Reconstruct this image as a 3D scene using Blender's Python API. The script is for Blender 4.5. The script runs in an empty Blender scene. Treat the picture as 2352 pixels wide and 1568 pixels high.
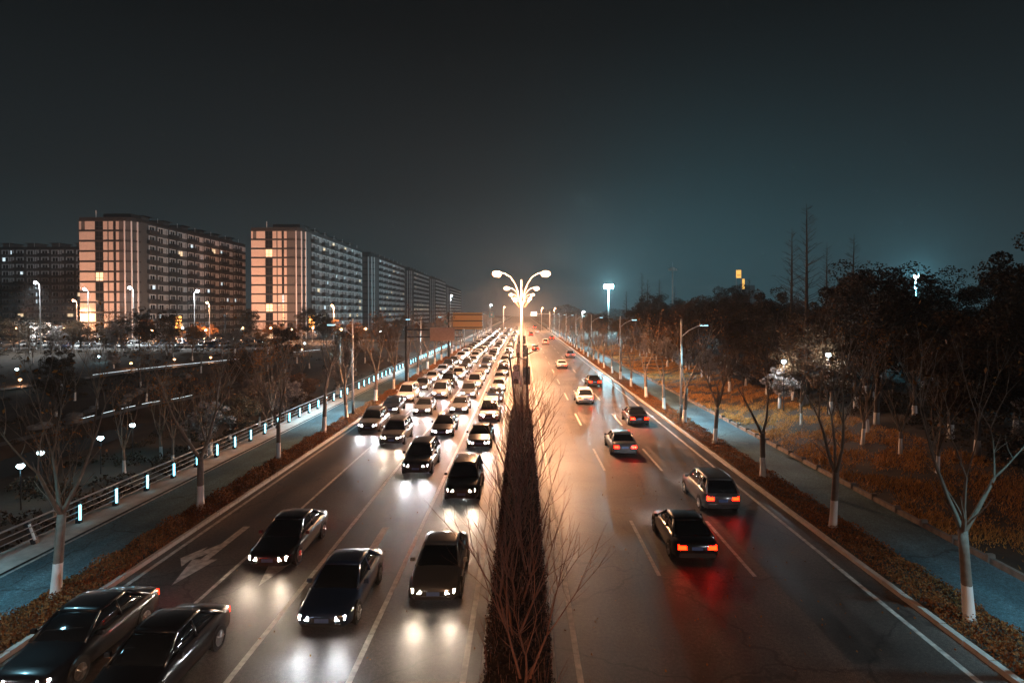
import bpy, bmesh, math, random
import numpy as np
from mathutils import Vector, Matrix

PI = math.pi
sc = bpy.context.scene
C = sc.collection
rng = random.Random(7)
nrg = np.random.default_rng(11)

# ------------------------------------------------------------------ camera
cam_d = bpy.data.cameras.new('camera')
cam = bpy.data.objects.new('camera', cam_d)
C.objects.link(cam)
sc.camera = cam
F = 1376.0 / 2352.0
cam_d.sensor_width = 36.0
cam_d.lens = 36.0 * F
cam_d.clip_start = 0.3
cam_d.clip_end = 4000
PITCH = math.radians(1.0)
cam.location = (0, 0, 10)
cam.rotation_euler = (PI / 2 - PITCH, 0, math.radians(0.958))
cam_d.shift_y = -(69.0 / 2352.0 - F * math.tan(PITCH))

# ------------------------------------------------------------------ night sky
w = bpy.data.worlds.new('World')
sc.world = w
w.use_nodes = True
nt = w.node_tree
nt.nodes.clear()
wo = nt.nodes.new('ShaderNodeOutputWorld')
bg = nt.nodes.new('ShaderNodeBackground')
tc = nt.nodes.new('ShaderNodeTexCoord')
sx = nt.nodes.new('ShaderNodeSeparateXYZ')
rmp = nt.nodes.new('ShaderNodeValToRGB')
nt.links.new(tc.outputs['Generated'], sx.inputs[0])
nt.links.new(sx.outputs['Z'], rmp.inputs[0])
cr = rmp.color_ramp
cr.elements[0].position = 0.0
cr.elements[0].color = (0.030, 0.052, 0.059, 1)
cr.elements[1].position = 0.62
cr.elements[1].color = (0.0014, 0.0023, 0.0030, 1)
for p, c in ((0.06, (0.024, 0.039, 0.044, 1)), (0.18, (0.0135, 0.0192, 0.0218, 1)), (0.42, (0.0045, 0.0064, 0.0074, 1))):
    e = cr.elements.new(p)
    e.color = c
# soft city glow low on the right
nrm = nt.nodes.new('ShaderNodeVectorMath'); nrm.operation = 'DOT_PRODUCT'
nt.links.new(tc.outputs['Generated'], nrm.inputs[0])
nrm.inputs[1].default_value = Vector((0.27, 0.96, 0.02)).normalized()
pw_ = nt.nodes.new('ShaderNodeMath'); pw_.operation = 'POWER'; pw_.use_clamp = True; pw_.inputs[1].default_value = 34
mx0 = nt.nodes.new('ShaderNodeMath'); mx0.operation = 'MAXIMUM'; mx0.inputs[1].default_value = 0.0
nt.links.new(nrm.outputs['Value'], mx0.inputs[0]); nt.links.new(mx0.outputs[0], pw_.inputs[0])
gl = nt.nodes.new('ShaderNodeMix'); gl.data_type = 'RGBA'; gl.blend_type = 'ADD'
nt.links.new(pw_.outputs[0], gl.inputs[0]); nt.links.new(rmp.outputs[0], gl.inputs[6])
gl.inputs[7].default_value = (0.003, 0.032, 0.042, 1)
nt.links.new(gl.outputs[2], bg.inputs[0])
bg.inputs[1].default_value = 0.82
nt.links.new(bg.outputs[0], wo.inputs[0])

# low cool light from behind right, added to lift the block sides
sun_d = bpy.data.lights.new('sun', 'SUN')
sun_d.energy = 0.34
sun_d.angle = math.radians(2)
sun_d.color = (0.86, 0.93, 1.0)
sun = bpy.data.objects.new('sun', sun_d)
C.objects.link(sun)
sun.rotation_euler = Vector((-0.78, 0.62, -0.13)).to_track_quat('-Z', 'Y').to_euler()

sc.view_settings.view_transform = 'Standard'
sc.view_settings.look = 'None'
sc.view_settings.gamma = 1
sc.view_settings.exposure = 0.0
sc.render.engine = 'CYCLES'
cy = sc.cycles
cy.use_denoising = True
try:
    cy.denoiser = 'OPENIMAGEDENOISE'
except Exception:
    pass
cy.max_bounces = 4
cy.diffuse_bounces = 2
cy.glossy_bounces = 2
cy.transmission_bounces = 2
cy.transparent_max_bounces = 6
cy.volume_bounces = 0
cy.sample_clamp_indirect = 2.0
cy.sample_clamp_direct = 0.0
cy.use_light_tree = True
cy.use_adaptive_sampling = True
cy.adaptive_threshold = 0.02
cy.caustics_reflective = False
cy.caustics_refractive = False

# ------------------------------------------------------------------ helpers
def ss(a, b, x):
    t = min(1.0, max(0.0, (x - a) / (b - a)))
    return t * t * (3 - 2 * t)

def gh(x, y):
    """height of the open ground"""
    if x > 18.6:
        return 1.2 * ss(18.6, 36, x)
    if x > -21:
        return -0.06
    d = -21 - x
    low = -3.5 + 4.5 * ss(55, 135, y)
    t = ss(0, 7, d)
    h = -0.06 * (1 - t) + low * t
    xc = -44 - 0.05 * y
    h -= 1.3 * math.exp(-((x - xc) / 4.0) ** 2) * (1 - ss(85, 105, y))
    return h

MATS = {}

def mat(name, col, rough=0.7, metal=0.0, emit=None, estr=0.0, var=0.0, vscale=4.0, bump=0.0, bscale=30.0, spec=0.5, objcol=False, col2=None, coat=0.0):
    if name in MATS:
        return MATS[name]
    m = bpy.data.materials.new(name)
    m.use_nodes = True
    n = m.node_tree
    b = n.nodes['Principled BSDF']
    b.inputs['Roughness'].default_value = rough
    b.inputs['Metallic'].default_value = metal
    b.inputs['Specular IOR Level'].default_value = spec
    b.inputs['Base Color'].default_value = (*col, 1)
    if coat:
        b.inputs['Coat Weight'].default_value = coat
        b.inputs['Coat Roughness'].default_value = 0.08
    if emit:
        b.inputs['Emission Color'].default_value = (*emit, 1)
        b.inputs['Emission Strength'].default_value = estr
        if name not in ('headlight glass', 'warm headlight glass', 'tail light glass', 'cyan light strip', 'lit white screen'):
            m.cycles.emission_sampling = 'NONE'
    tcn = n.nodes.new('ShaderNodeTexCoord')
    if objcol:
        oi = n.nodes.new('ShaderNodeObjectInfo')
        n.links.new(oi.outputs['Color'], b.inputs['Base Color'])
    elif var or col2:
        nz = n.nodes.new('ShaderNodeTexNoise')
        nz.inputs['Scale'].default_value = vscale
        nz.inputs['Detail'].default_value = 6
        n.links.new(tcn.outputs['Object'], nz.inputs['Vector'])
        rp = n.nodes.new('ShaderNodeValToRGB')
        rp.color_ramp.elements[0].position = 0.32
        rp.color_ramp.elements[1].position = 0.68
        a = tuple(c * (1 - var) for c in col)
        d = col2 if col2 else tuple(min(1, c * (1 + var)) for c in col)
        rp.color_ramp.elements[0].color = (*a, 1)
        rp.color_ramp.elements[1].color = (*d, 1)
        n.links.new(nz.outputs['Fac'], rp.inputs[0])
        n.links.new(rp.outputs[0], b.inputs['Base Color'])
    if bump:
        nb = n.nodes.new('ShaderNodeTexNoise')
        nb.inputs['Scale'].default_value = bscale
        nb.inputs['Detail'].default_value = 4
        n.links.new(tcn.outputs['Object'], nb.inputs['Vector'])
        bp = n.nodes.new('ShaderNodeBump')
        bp.inputs['Strength'].default_value = bump
        bp.inputs['Distance'].default_value = 0.05
        n.links.new(nb.outputs['Fac'], bp.inputs['Height'])
        n.links.new(bp.outputs[0], b.inputs['Normal'])
    MATS[name] = m
    return m

def mesh_np(name, v, f, mats=None, smooth=False, midx=None):
    """v (N,3), f (M,3 or 4) arrays -> mesh"""
    v = np.asarray(v, dtype=np.float32).reshape(-1, 3)
    f = np.asarray(f, dtype=np.int32)
    me = bpy.data.meshes.new(name)
    k = f.shape[1]
    me.vertices.add(len(v))
    me.vertices.foreach_set('co', v.ravel())
    me.loops.add(f.size)
    me.loops.foreach_set('vertex_index', f.ravel())
    me.polygons.add(len(f))
    me.polygons.foreach_set('loop_start', np.arange(0, f.size, k, dtype=np.int32))
    me.polygons.foreach_set('loop_total', np.full(len(f), k, dtype=np.int32))
    if smooth:
        me.polygons.foreach_set('use_smooth', np.ones(len(f), dtype=bool))
    if midx is not None:
        me.polygons.foreach_set('material_index', np.asarray(midx, dtype=np.int32))
    me.update(calc_edges=True)
    for m in (mats or []):
        me.materials.append(m)
    return me

class MB:
    """collects boxes, tubes and polygons for one mesh"""
    def __init__(s):
        s.v, s.f, s.m = [], [], []
    def poly(s, pts, mi=0):
        o = len(s.v)
        s.v += [tuple(p) for p in pts]
        s.f.append(tuple(range(o, o + len(pts))))
        s.m.append(mi)
    def box(s, x0, x1, y0, y1, z0, z1, mi=0, bev=0.0):
        o = len(s.v)
        s.v += [(x0, y0, z0), (x1, y0, z0), (x1, y1, z0), (x0, y1, z0), (x0 + bev, y0 + bev, z1), (x1 - bev, y0 + bev, z1), (x1 - bev, y1 - bev, z1), (x0 + bev, y1 - bev, z1)]
        for q in ((0, 3, 2, 1), (4, 5, 6, 7), (0, 1, 5, 4), (1, 2, 6, 5), (2, 3, 7, 6), (3, 0, 4, 7)):
            s.f.append(tuple(o + i for i in q))
            s.m.append(mi)
    def tube(s, pts, rad, n=8, mi=0, cap=True):
        pts = [Vector(p) for p in pts]
        if not hasattr(rad, '__len__'):
            rad = [rad] * len(pts)
        o = len(s.v)
        ref = None
        for i, p in enumerate(pts):
            t = (pts[min(i + 1, len(pts) - 1)] - pts[max(i - 1, 0)]).normalized()
            if ref is None:
                ref = Vector((1, 0, 0)) if abs(t.x) < 0.8 else Vector((0, 1, 0))
            a = (ref - t * ref.dot(t)).normalized()
            ref = a
            b = t.cross(a)
            for k in range(n):
                an = 2 * PI * k / n
                s.v.append(tuple(p + (a * math.cos(an) + b * math.sin(an)) * rad[i]))
        for i in range(len(pts) - 1):
            for k in range(n):
                k2 = (k + 1) % n
                s.f.append((o + i * n + k, o + i * n + k2, o + (i + 1) * n + k2, o + (i + 1) * n + k))
                s.m.append(mi)
        if cap:
            s.f.append(tuple(o + k for k in reversed(range(n))))
            s.m.append(mi)
            e = o + (len(pts) - 1) * n
            s.f.append(tuple(e + k for k in range(n)))
            s.m.append(mi)
    def mesh(s, name, mats, smooth=False):
        me = bpy.data.meshes.new(name)
        me.from_pydata(s.v, [], s.f)
        if not isinstance(mats, (list, tuple)):
            mats = [mats]
        for m in mats:
            me.materials.append(m)
        if len(mats) > 1:
            me.polygons.foreach_set('material_index', np.asarray(s.m, dtype=np.int32))
        if smooth:
            me.polygons.foreach_set('use_smooth', np.ones(len(s.f), dtype=bool))
        me.update()
        return me
    def build(s, name, mats, parent=None, smooth=False):
        return put(name, s.mesh(name, mats, smooth), parent)

def put(name, me, parent=None, loc=None, rot=None, scale=None):
    o = bpy.data.objects.new(name, me)
    C.objects.link(o)
    if parent is not None:
        o.parent = parent
    if loc is not None:
        o.location = loc
    if rot is not None:
        o.rotation_euler = rot
    if scale is not None:
        o.scale = scale
    return o

def tag(o, label, cat, group=None):
    o['label'] = label
    o['category'] = cat
    if group:
        o['group'] = group
    return o

def thing(name, label, cat, loc=(0, 0, 0), rz=0.0, group=None):
    o = bpy.data.objects.new(name, None)
    o.empty_display_size = 0.2
    C.objects.link(o)
    o.location = loc
    o.rotation_euler = (0, 0, rz)
    return tag(o, label, cat, group)

def struct(o, kind='structure'):
    o['kind'] = kind
    return o

UNI = ['zeroth', 'first', 'second', 'third', 'fourth', 'fifth', 'sixth', 'seventh', 'eighth', 'ninth', 'tenth', 'eleventh', 'twelfth', 'thirteenth', 'fourteenth', 'fifteenth', 'sixteenth', 'seventeenth', 'eighteenth', 'nineteenth']
TEN = {2: ('twentieth', 'twenty'), 3: ('thirtieth', 'thirty'), 4: ('fortieth', 'forty'), 5: ('fiftieth', 'fifty'), 6: ('sixtieth', 'sixty')}

def ordw(n):
    if n < 20:
        return UNI[n]
    t, u = divmod(n, 10)
    return TEN[t][0] if u == 0 else TEN[t][1] + '-' + UNI[u]

def point_light(name, loc, power, col, parent=None, radius=0.2):
    d = bpy.data.lights.new(name, 'POINT')
    d.energy = power
    d.color = col
    d.shadow_soft_size = radius
    o = bpy.data.objects.new(name, d)
    C.objects.link(o)
    o.location = loc
    if parent is not None:
        o.parent = parent
    return o

def spot_light(name, loc, direc, power, col, angle, blend=0.5, parent=None, radius=0.1):
    d = bpy.data.lights.new(name, 'SPOT')
    d.energy = power
    d.color = col
    d.spot_size = math.radians(angle)
    d.spot_blend = blend
    d.shadow_soft_size = radius
    o = bpy.data.objects.new(name, d)
    C.objects.link(o)
    o.location = loc
    o.rotation_euler = Vector(direc).to_track_quat('-Z', 'Y').to_euler()
    if parent is not None:
        o.parent = parent
    return o

WARM = (1.0, 0.47, 0.23)
COOL = (0.34, 0.80, 1.0)

# ------------------------------------------------------------------ materials
def asphalt(name, base, rough):
    m = bpy.data.materials.new(name)
    m.use_nodes = True
    n = m.node_tree
    b = n.nodes['Principled BSDF']
    t = n.nodes.new('ShaderNodeTexCoord')
    def noise(scale, det, vec=None):
        z = n.nodes.new('ShaderNodeTexNoise')
        z.inputs['Scale'].default_value = scale
        z.inputs['Detail'].default_value = det
        n.links.new(vec if vec is not None else t.outputs['Object'], z.inputs['Vector'])
        return z.outputs['Fac']
    def ramp(fac, p0, c0, p1, c1):
        r = n.nodes.new('ShaderNodeValToRGB')
        r.color_ramp.elements[0].position = p0
        r.color_ramp.elements[1].position = p1
        r.color_ramp.elements[0].color = (*c0, 1)
        r.color_ramp.elements[1].color = (*c1, 1)
        n.links.new(fac, r.inputs[0])
        return r.outputs[0]
    def mixc(mode, fac, a, c):
        x = n.nodes.new('ShaderNodeMix')
        x.data_type = 'RGBA'
        x.blend_type = mode
        x.inputs[0].default_value = fac
        n.links.new(a, x.inputs[6])
        n.links.new(c, x.inputs[7])
        return x.outputs[2]
    mp = n.nodes.new('ShaderNodeMapping')
    mp.inputs['Scale'].default_value = (1.0, 0.03, 1.0)
    n.links.new(t.outputs['Object'], mp.inputs['Vector'])
    grain = ramp(noise(38, 3), 0.34, tuple(c * 0.35 for c in base), 0.68, tuple(c * 1.9 for c in base))
    lanes = ramp(noise(0.9, 4, mp.outputs[0]), 0.32, (0.55, 0.55, 0.56), 0.68, (1.4, 1.38, 1.36))
    blot = ramp(noise(0.3, 8), 0.32, (0.6, 0.6, 0.6), 0.68, (1.35, 1.33, 1.3))
    coarse = ramp(noise(9.0, 5), 0.3, (0.6, 0.6, 0.6), 0.7, (1.4, 1.4, 1.4))
    vo = n.nodes.new('ShaderNodeTexVoronoi')
    vo.feature = 'DISTANCE_TO_EDGE'
    vo.inputs['Scale'].default_value = 0.16
    wv = n.nodes.new('ShaderNodeMix'); wv.data_type = 'RGBA'; wv.blend_type = 'ADD'; wv.inputs[0].default_value = 1.0
    nzv = n.nodes.new('ShaderNodeTexNoise'); nzv.inputs['Scale'].default_value = 1.2; nzv.inputs['Detail'].default_value = 6
    n.links.new(t.outputs['Object'], nzv.inputs['Vector'])
    n.links.new(t.outputs['Object'], wv.inputs[6]); n.links.new(nzv.outputs['Color'], wv.inputs[7])
    n.links.new(wv.outputs[2], vo.inputs['Vector'])
    crack = ramp(vo.outputs['Distance'], 0.0035, (0.45, 0.45, 0.45), 0.0085, (1, 1, 1))
    c = mixc('MULTIPLY', 1.0, mixc('MULTIPLY', 1.0, mixc('MULTIPLY', 1.0, mixc('MULTIPLY', 1.0, grain, lanes), blot), coarse), crack)
    b.inputs['Specular IOR Level'].default_value = 0.4
    n.links.new(c, b.inputs['Base Color'])
    rr = ramp(noise(0.9, 3, mp.outputs[0]), 0.3, (rough - 0.06,) * 3, 0.7, (rough + 0.1,) * 3)
    n.links.new(rr, b.inputs['Roughness'])
    bp = n.nodes.new('ShaderNodeBump')
    bp.inputs['Strength'].default_value = 0.22
    bp.inputs['Distance'].default_value = 0.02
    n.links.new(noise(60, 2), bp.inputs['Height'])
    n.links.new(bp.outputs[0], b.inputs['Normal'])
    return m

M_road = asphalt('road asphalt', (0.060, 0.051, 0.047), 0.49)
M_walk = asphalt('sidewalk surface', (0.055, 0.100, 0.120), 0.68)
M_lot = asphalt('parking asphalt', (0.12, 0.12, 0.12), 0.6)
M_paint = mat('road paint', (0.40, 0.38, 0.35), 0.6, var=0.4, vscale=4.5)
M_kerb = mat('kerb concrete', (0.42, 0.39, 0.36), 0.75, var=0.18, vscale=2.5, bump=0.2, bscale=40)
M_stone = mat('edging stone', (0.17, 0.14, 0.12), 0.8, var=0.25, vscale=3)
M_earth = mat('earth', (0.022, 0.016, 0.012), 0.95, col2=(0.050, 0.034, 0.020), vscale=0.35, bump=0.6, bscale=3)
M_steel = mat('galvanised steel', (0.62, 0.60, 0.58), 0.42, metal=0.35)
M_whitepole = mat('white painted pole', (0.72, 0.70, 0.68), 0.4)
M_dark = mat('dark painted steel', (0.035, 0.036, 0.04), 0.45, metal=0.2)
M_rail = mat('railing steel', (0.20, 0.21, 0.22), 0.42, metal=0.5)
M_warm = mat('sodium lamp glass', (1, 0.8, 0.6), 0.3, emit=(1.0, 0.34, 0.125), estr=3.4)
M_cool = mat('led lamp glass', (0.8, 0.9, 1), 0.3, emit=COOL, estr=5)
M_white = mat('white lamp glass', (1, 1, 1), 0.3, emit=(0.85, 0.95, 1.0), estr=150)
M_strip = mat('cyan light strip', (0.6, 0.9, 1), 0.3, emit=(0.25, 0.82, 1.0), estr=4.5)
M_stripoff = mat('unlit light strip', (0.75, 0.82, 0.85), 0.4)
M_led = mat('path edge light', (0.8, 0.9, 1), 0.3, emit=(0.8, 0.95, 1.0), estr=1.6)
M_bark = None

def bark_mat(name, col, wash_h, wash=(0.72, 0.70, 0.68)):
    m = bpy.data.materials.new(name)
    m.use_nodes = True
    n = m.node_tree
    b = n.nodes['Principled BSDF']
    b.inputs['Roughness'].default_value = 0.85
    t = n.nodes.new('ShaderNodeTexCoord')
    s = n.nodes.new('ShaderNodeSeparateXYZ')
    n.links.new(t.outputs['Object'], s.inputs[0])
    z = n.nodes.new('ShaderNodeTexNoise')
    z.inputs['Scale'].default_value = 6
    n.links.new(t.outputs['Object'], z.inputs['Vector'])
    r = n.nodes.new('ShaderNodeValToRGB')
    r.color_ramp.elements[0].color = (*(c * 0.6 for c in col), 1)
    r.color_ramp.elements[1].color = (*(c * 1.5 for c in col), 1)
    n.links.new(z.outputs['Fac'], r.inputs[0])
    if wash_h:
        ad = n.nodes.new('ShaderNodeMath')
        ad.operation = 'MULTIPLY_ADD'
        n.links.new(z.outputs['Fac'], ad.inputs[0])
        ad.inputs[1].default_value = 0.12
        n.links.new(s.outputs['Z'], ad.inputs[2])
        lt = n.nodes.new('ShaderNodeMath')
        lt.operation = 'LESS_THAN'
        n.links.new(ad.outputs[0], lt.inputs[0])
        lt.inputs[1].default_value = wash_h
        mx = n.nodes.new('ShaderNodeMix')
        mx.data_type = 'RGBA'
        n.links.new(lt.outputs[0], mx.inputs[0])
        n.links.new(r.outputs[0], mx.inputs[6])
        mx.inputs[7].default_value = (*wash, 1)
        n.links.new(mx.outputs[2], b.inputs['Base Color'])
    else:
        n.links.new(r.outputs[0], b.inputs['Base Color'])
    return m

M_bark_w = bark_mat('whitewashed bark', (0.17, 0.135, 0.11), 1.15)
M_bark = bark_mat('bare bark', (0.16, 0.12, 0.09), 0)
M_bark_red = bark_mat('reddish bark', (0.16, 0.066, 0.042), 0)
M_bark_dk = bark_mat('dark bark', (0.07, 0.05, 0.04), 0.9)

def leaf_mat(name, c1, c2):
    m = bpy.data.materials.new(name)
    m.use_nodes = True
    n = m.node_tree
    b = n.nodes['Principled BSDF']
    b.inputs['Roughness'].default_value = 0.75
    b.inputs['Specular IOR Level'].default_value = 0.22
    g = n.nodes.new('ShaderNodeNewGeometry')
    r = n.nodes.new('ShaderNodeValToRGB')
    r.color_ramp.elements[0].color = (*c1, 1)
    r.color_ramp.elements[1].color = (*c2, 1)
    n.links.new(g.outputs['Random Per Island'], r.inputs[0])
    n.links.new(r.outputs[0], b.inputs['Base Color'])
    return m

M_leaf_or = leaf_mat('dry orange leaves', (0.16, 0.06, 0.015), (0.34, 0.15, 0.04))
M_leaf_dk = leaf_mat('dark evergreen leaves', (0.026, 0.018, 0.011), (0.075, 0.048, 0.026))
M_leaf_br = leaf_mat('brown green leaves', (0.050, 0.030, 0.016), (0.13, 0.072, 0.034))
M_leaf_pale = leaf_mat('pale silvery leaves', (0.14, 0.12, 0.11), (0.34, 0.30, 0.28))
M_leaf_ver = leaf_mat('rusty ground cover leaves', (0.12, 0.042, 0.012), (0.30, 0.12, 0.035))
M_grass = leaf_mat('dry golden grass', (0.20, 0.085, 0.018), (0.58, 0.29, 0.075))
M_leaf_hedge = leaf_mat('hedge leaves', (0.022, 0.013, 0.010), (0.042, 0.024, 0.016))

# ------------------------------------------------------------------ ground and roads
def build_ground():
    xs = np.concatenate([np.arange(-400, -130, 15), np.arange(-130, -17, 2.5), [-17, 0, 17], np.arange(18.6, 60, 2.0), np.arange(60, 401, 20)])
    ys = np.concatenate([np.arange(-25, 150, 3.0), np.arange(150, 300, 12), np.arange(300, 1301, 60)])
    v = [(x, y, gh(x, y)) for y in ys for x in xs]
    nx = len(xs)
    f = [(j * nx + i, j * nx + i + 1, (j + 1) * nx + i + 1, (j + 1) * nx + i) for j in range(len(ys) - 1) for i in range(nx - 1)]
    struct(put('ground', mesh_np('ground', v, f, [M_earth], smooth=True)))

def strip(name, x0, x1, y0, y1, z, m, kind='structure', parent=None):
    b = MB()
    n = max(1, int((y1 - y0) / 40))
    for i in range(n):
        a, c = y0 + (y1 - y0) * i / n, y0 + (y1 - y0) * (i + 1) / n
        b.poly([(x0, a, z), (x1, a, z), (x1, c, z), (x0, c, z)])
    o = b.build(name, m, parent)
    if parent is None:
        struct(o, kind)
    return o

build_ground()
YF = 1250
JY0, JY1 = 176, 192                         # the side road
road_l = strip('road', -14.85, -1.15, -20, YF, 0.0, M_road)
road_r = strip('road', 0.95, 13.2, -20, YF, 0.0, M_road)
b = MB()
for i in range(8):
    xa, xb = -14.85 - 10 * i, -14.85 - 10 * (i + 1)
    za, zb = max(gh(xa, 184), -0.06) + 0.06, max(gh(xb, 184), -0.06) + 0.06
    b.poly([(xb, JY0, zb), (xa, JY0, za), (xa, JY1, za), (xb, JY1, zb)])
struct(b.build('side_road', M_lot))

def kerb_run(name, x0, x1, segs, h=0.15, near=78):
    """kerb made of single stones near the camera, one strip beyond"""
    base = bpy.data.objects.new(name, None)
    C.objects.link(base)
    struct(base)
    bm = MB()
    bm.box(min(x0, x1), max(x0, x1), 0.006, 0.994, -0.1, h, bev=0.012)
    st = bm.mesh('kerb_stone', M_kerb)
    for (ya, yb) in segs:
        y = ya
        while y < min(yb, near):
            o = put('kerb_stone', st, base, (rng.uniform(-0.006, 0.006), y, rng.uniform(-0.006, 0.006)))
            y += 1.0
        if yb > near:
            far = MB()
            far.box(min(x0, x1), max(x0, x1), max(y, ya), yb, -0.1, h, bev=0.01)
            o = far.build('far_kerb', M_kerb, base)
            o['kind'] = 'stuff'
    return base

kerb_run('kerb', -15.05, -14.85, [(6, JY0 - 3), (JY1 + 3, YF)])
kerb_run('kerb', 13.2, 13.42, [(6, YF)])
kerb_run('kerb', -1.15, -0.97, [(8, YF)])
kerb_run('kerb', 0.77, 0.95, [(8, YF)])
strip('median_soil', -0.97, 0.77, 8, YF, 0.11, M_earth)
for (a, c) in ((6, JY0 - 3), (JY1 + 3, YF)):
    strip('verge', -16.6, -15.05, a, c, 0.12, M_earth)
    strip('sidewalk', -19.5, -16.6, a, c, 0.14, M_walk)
    strip('sidewalk_ledge', -21.2, -19.5, a, c, 0.2, M_kerb)
strip('verge', 13.42, 15.25, 6, YF, 0.12, M_earth)
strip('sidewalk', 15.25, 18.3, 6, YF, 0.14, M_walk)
# the pale edge line of the left path
strip('path_edge_line', -19.42, -19.30, 6, JY0 - 3, 0.146, M_paint)

# ------------------------------------------------------------------ lane markings
def marking(name, pts, parent, z=0.005):
    b = MB()
    b.poly([(x, y, z) for x, y in pts])
    return b.build(name, M_paint, parent)

def line(name, x, y0, y1, wd, parent):
    b = MB()
    n = max(1, int((y1 - y0) / 40))
    for i in range(n):
        a, c = y0 + (y1 - y0) * i / n, y0 + (y1 - y0) * (i + 1) / n
        b.poly([(x - wd / 2, a, 0.005), (x + wd / 2, a, 0.005), (x + wd / 2, c, 0.005), (x - wd / 2, c, 0.005)])
    return b.build(name, M_paint, parent)

for x in (-14.46, -1.6):
    line('edge_line', x, 8, 172 if x < -5 else YF, 0.17, road_l)
for x in (-4.67, -7.97):
    line('lane_line', x, 8, 88, 0.17, road_l)
for x in (-11.2,):
    line('lane_line', x, 8, 88, 0.14, road_l)
for x in (1.59, 12.35):
    line('edge_line', x, 8, YF, 0.17, road_r)
dash = MB()
dash.poly([(-0.075, 0, 0.005), (0.075, 0, 0.005), (0.075, 6, 0.005), (-0.075, 6, 0.005)])
dash_me = dash.mesh('lane_dash', M_paint)
M_worn = mat('worn road paint', (0.10, 0.092, 0.085), 0.6, var=0.35, vscale=5.0)
worn_me = dash.mesh('worn_dash', M_worn)
for x in (5.2, 8.8):
    y = 22.6 - 15
    while y < 420:
        put('lane_dash', dash_me, road_r, (x, y, 0))
        if y < 70:
            put('worn_dash', worn_me, road_r, (x + 0.42, y + 0.9, -0.001), None, (1.6, 1, 1))
        y += 15
for x in (-4.67, -7.97, -11.2):
    y = 100
    while y < 420:
        put('lane_dash', dash_me, road_l, (x, y, 0))
        y += 15

def arrow(cx, y0, kinds):
    """arrow for traffic coming towards the camera; y0 = tip nearest the camera"""
    w2 = 0.16
    o = []
    if 's' in kinds:
        o.append([(cx - w2, y0 + 2.3), (cx + w2, y0 + 2.3), (cx + w2, y0 + 6), (cx - w2, y0 + 6)])
        o.append([(cx, y0), (cx + 0.5, y0 + 2.3), (cx - 0.5, y0 + 2.3)])
    if 'l' in kinds:      # the driver's left is +x
        if 's' not in kinds:
            o.append([(cx - w2 - 0.35, y0 + 1.6), (cx + w2 - 0.35, y0 + 1.6), (cx + w2 - 0.35, y0 + 6), (cx - w2 - 0.35, y0 + 6)])
        o.append([(cx - 0.5, y0 + 1.6), (cx + 0.3, y0 + 0.7), (cx + 0.3, y0 + 1.7), (cx - 0.19, y0 + 2.4), (cx - 0.5, y0 + 2.4)])
        o.append([(cx + 0.3, y0 + 0.1), (cx + 0.95, y0 + 1.3), (cx + 0.3, y0 + 2.4)])
    if 'r' in kinds:
        o.append([(cx - w2 - 0.004, y0 + 2.9), (cx - w2 - 0.004, y0 + 3.9), (cx - 0.55, y0 + 3.1), (cx - 0.55, y0 + 2.2)])
        o.append([(cx - 0.554, y0 + 1.6), (cx - 0.554, y0 + 3.6), (cx - 1.05, y0 + 2.4)])
    b = MB()
    for p in o:
        b.poly([(x, y, 0.0055) for x, y in p])
    b.build('lane_arrow', M_paint, road_l)

for y0 in (21.5, 57):
    arrow(-12.8, y0, 'sr')
    arrow(-9.6, y0, 's')
    arrow(-6.3, y0, 's')
    arrow(-3.1, y0, 'l')

M_patch = asphalt('fresh asphalt patch', (0.034, 0.032, 0.031), 0.42)
for (x0, x1, y0, y1, rd) in ((2.0, 4.4, 27, 33.5, road_r), (9.2, 11.6, 40, 44, road_r), (5.6, 7.2, 58, 71, road_r), (-10.9, -8.6, 33, 38.5, road_l), (-6.9, -5.2, 25, 27.2, road_l), (-14.0, -12.2, 34, 47, road_l), (9.4, 10.3, 17, 24.5, road_r)):
    b = MB(); b.poly([(x0, y0, 0.003), (x1, y0 + 0.1, 0.003), (x1 + 0.05, y1, 0.003), (x0 - 0.03, y1 - 0.08, 0.003)]); b.build('asphalt_patch', M_patch, rd)
for (x0, y0, rd) in ((3.2, 24, road_r), (10.9, 34, road_r), (6.6, 50, road_r), (-12.2, 29, road_l), (-7.4, 31, road_l), (-3.9, 40, road_l)):
    b = MB(); b.poly([(x0 + 0.35 * math.cos(2 * PI * q / 24), y0 + 0.35 * math.sin(2 * PI * q / 24), 0.007) for q in range(24)]); b.build('drain_cover', M_dark, rd)
# joints across the right road
for y0 in (27.9, 38.2, 47.4, 66.0, 84.0):
    b = MB(); b.poly([(1.0, y0, 0.0075), (13.1, y0 + 0.05, 0.0075), (13.1, y0 + 0.09, 0.0075), (1.0, y0 + 0.045, 0.0075)]); b.build('expansion_joint', M_dark, road_r)
# manhole covers on the right path
b = MB()
cx, cy_, r0 = 16.6, 45.0, 0.36
b.poly([(cx + r0 * math.cos(2 * PI * k / 24), cy_ + r0 * math.sin(2 * PI * k / 24), 0.15) for k in range(24)])
mh = b.build('manhole_cover', M_dark)
tag(mh, 'round dark manhole cover in the grey path on the right', 'manhole')

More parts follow.
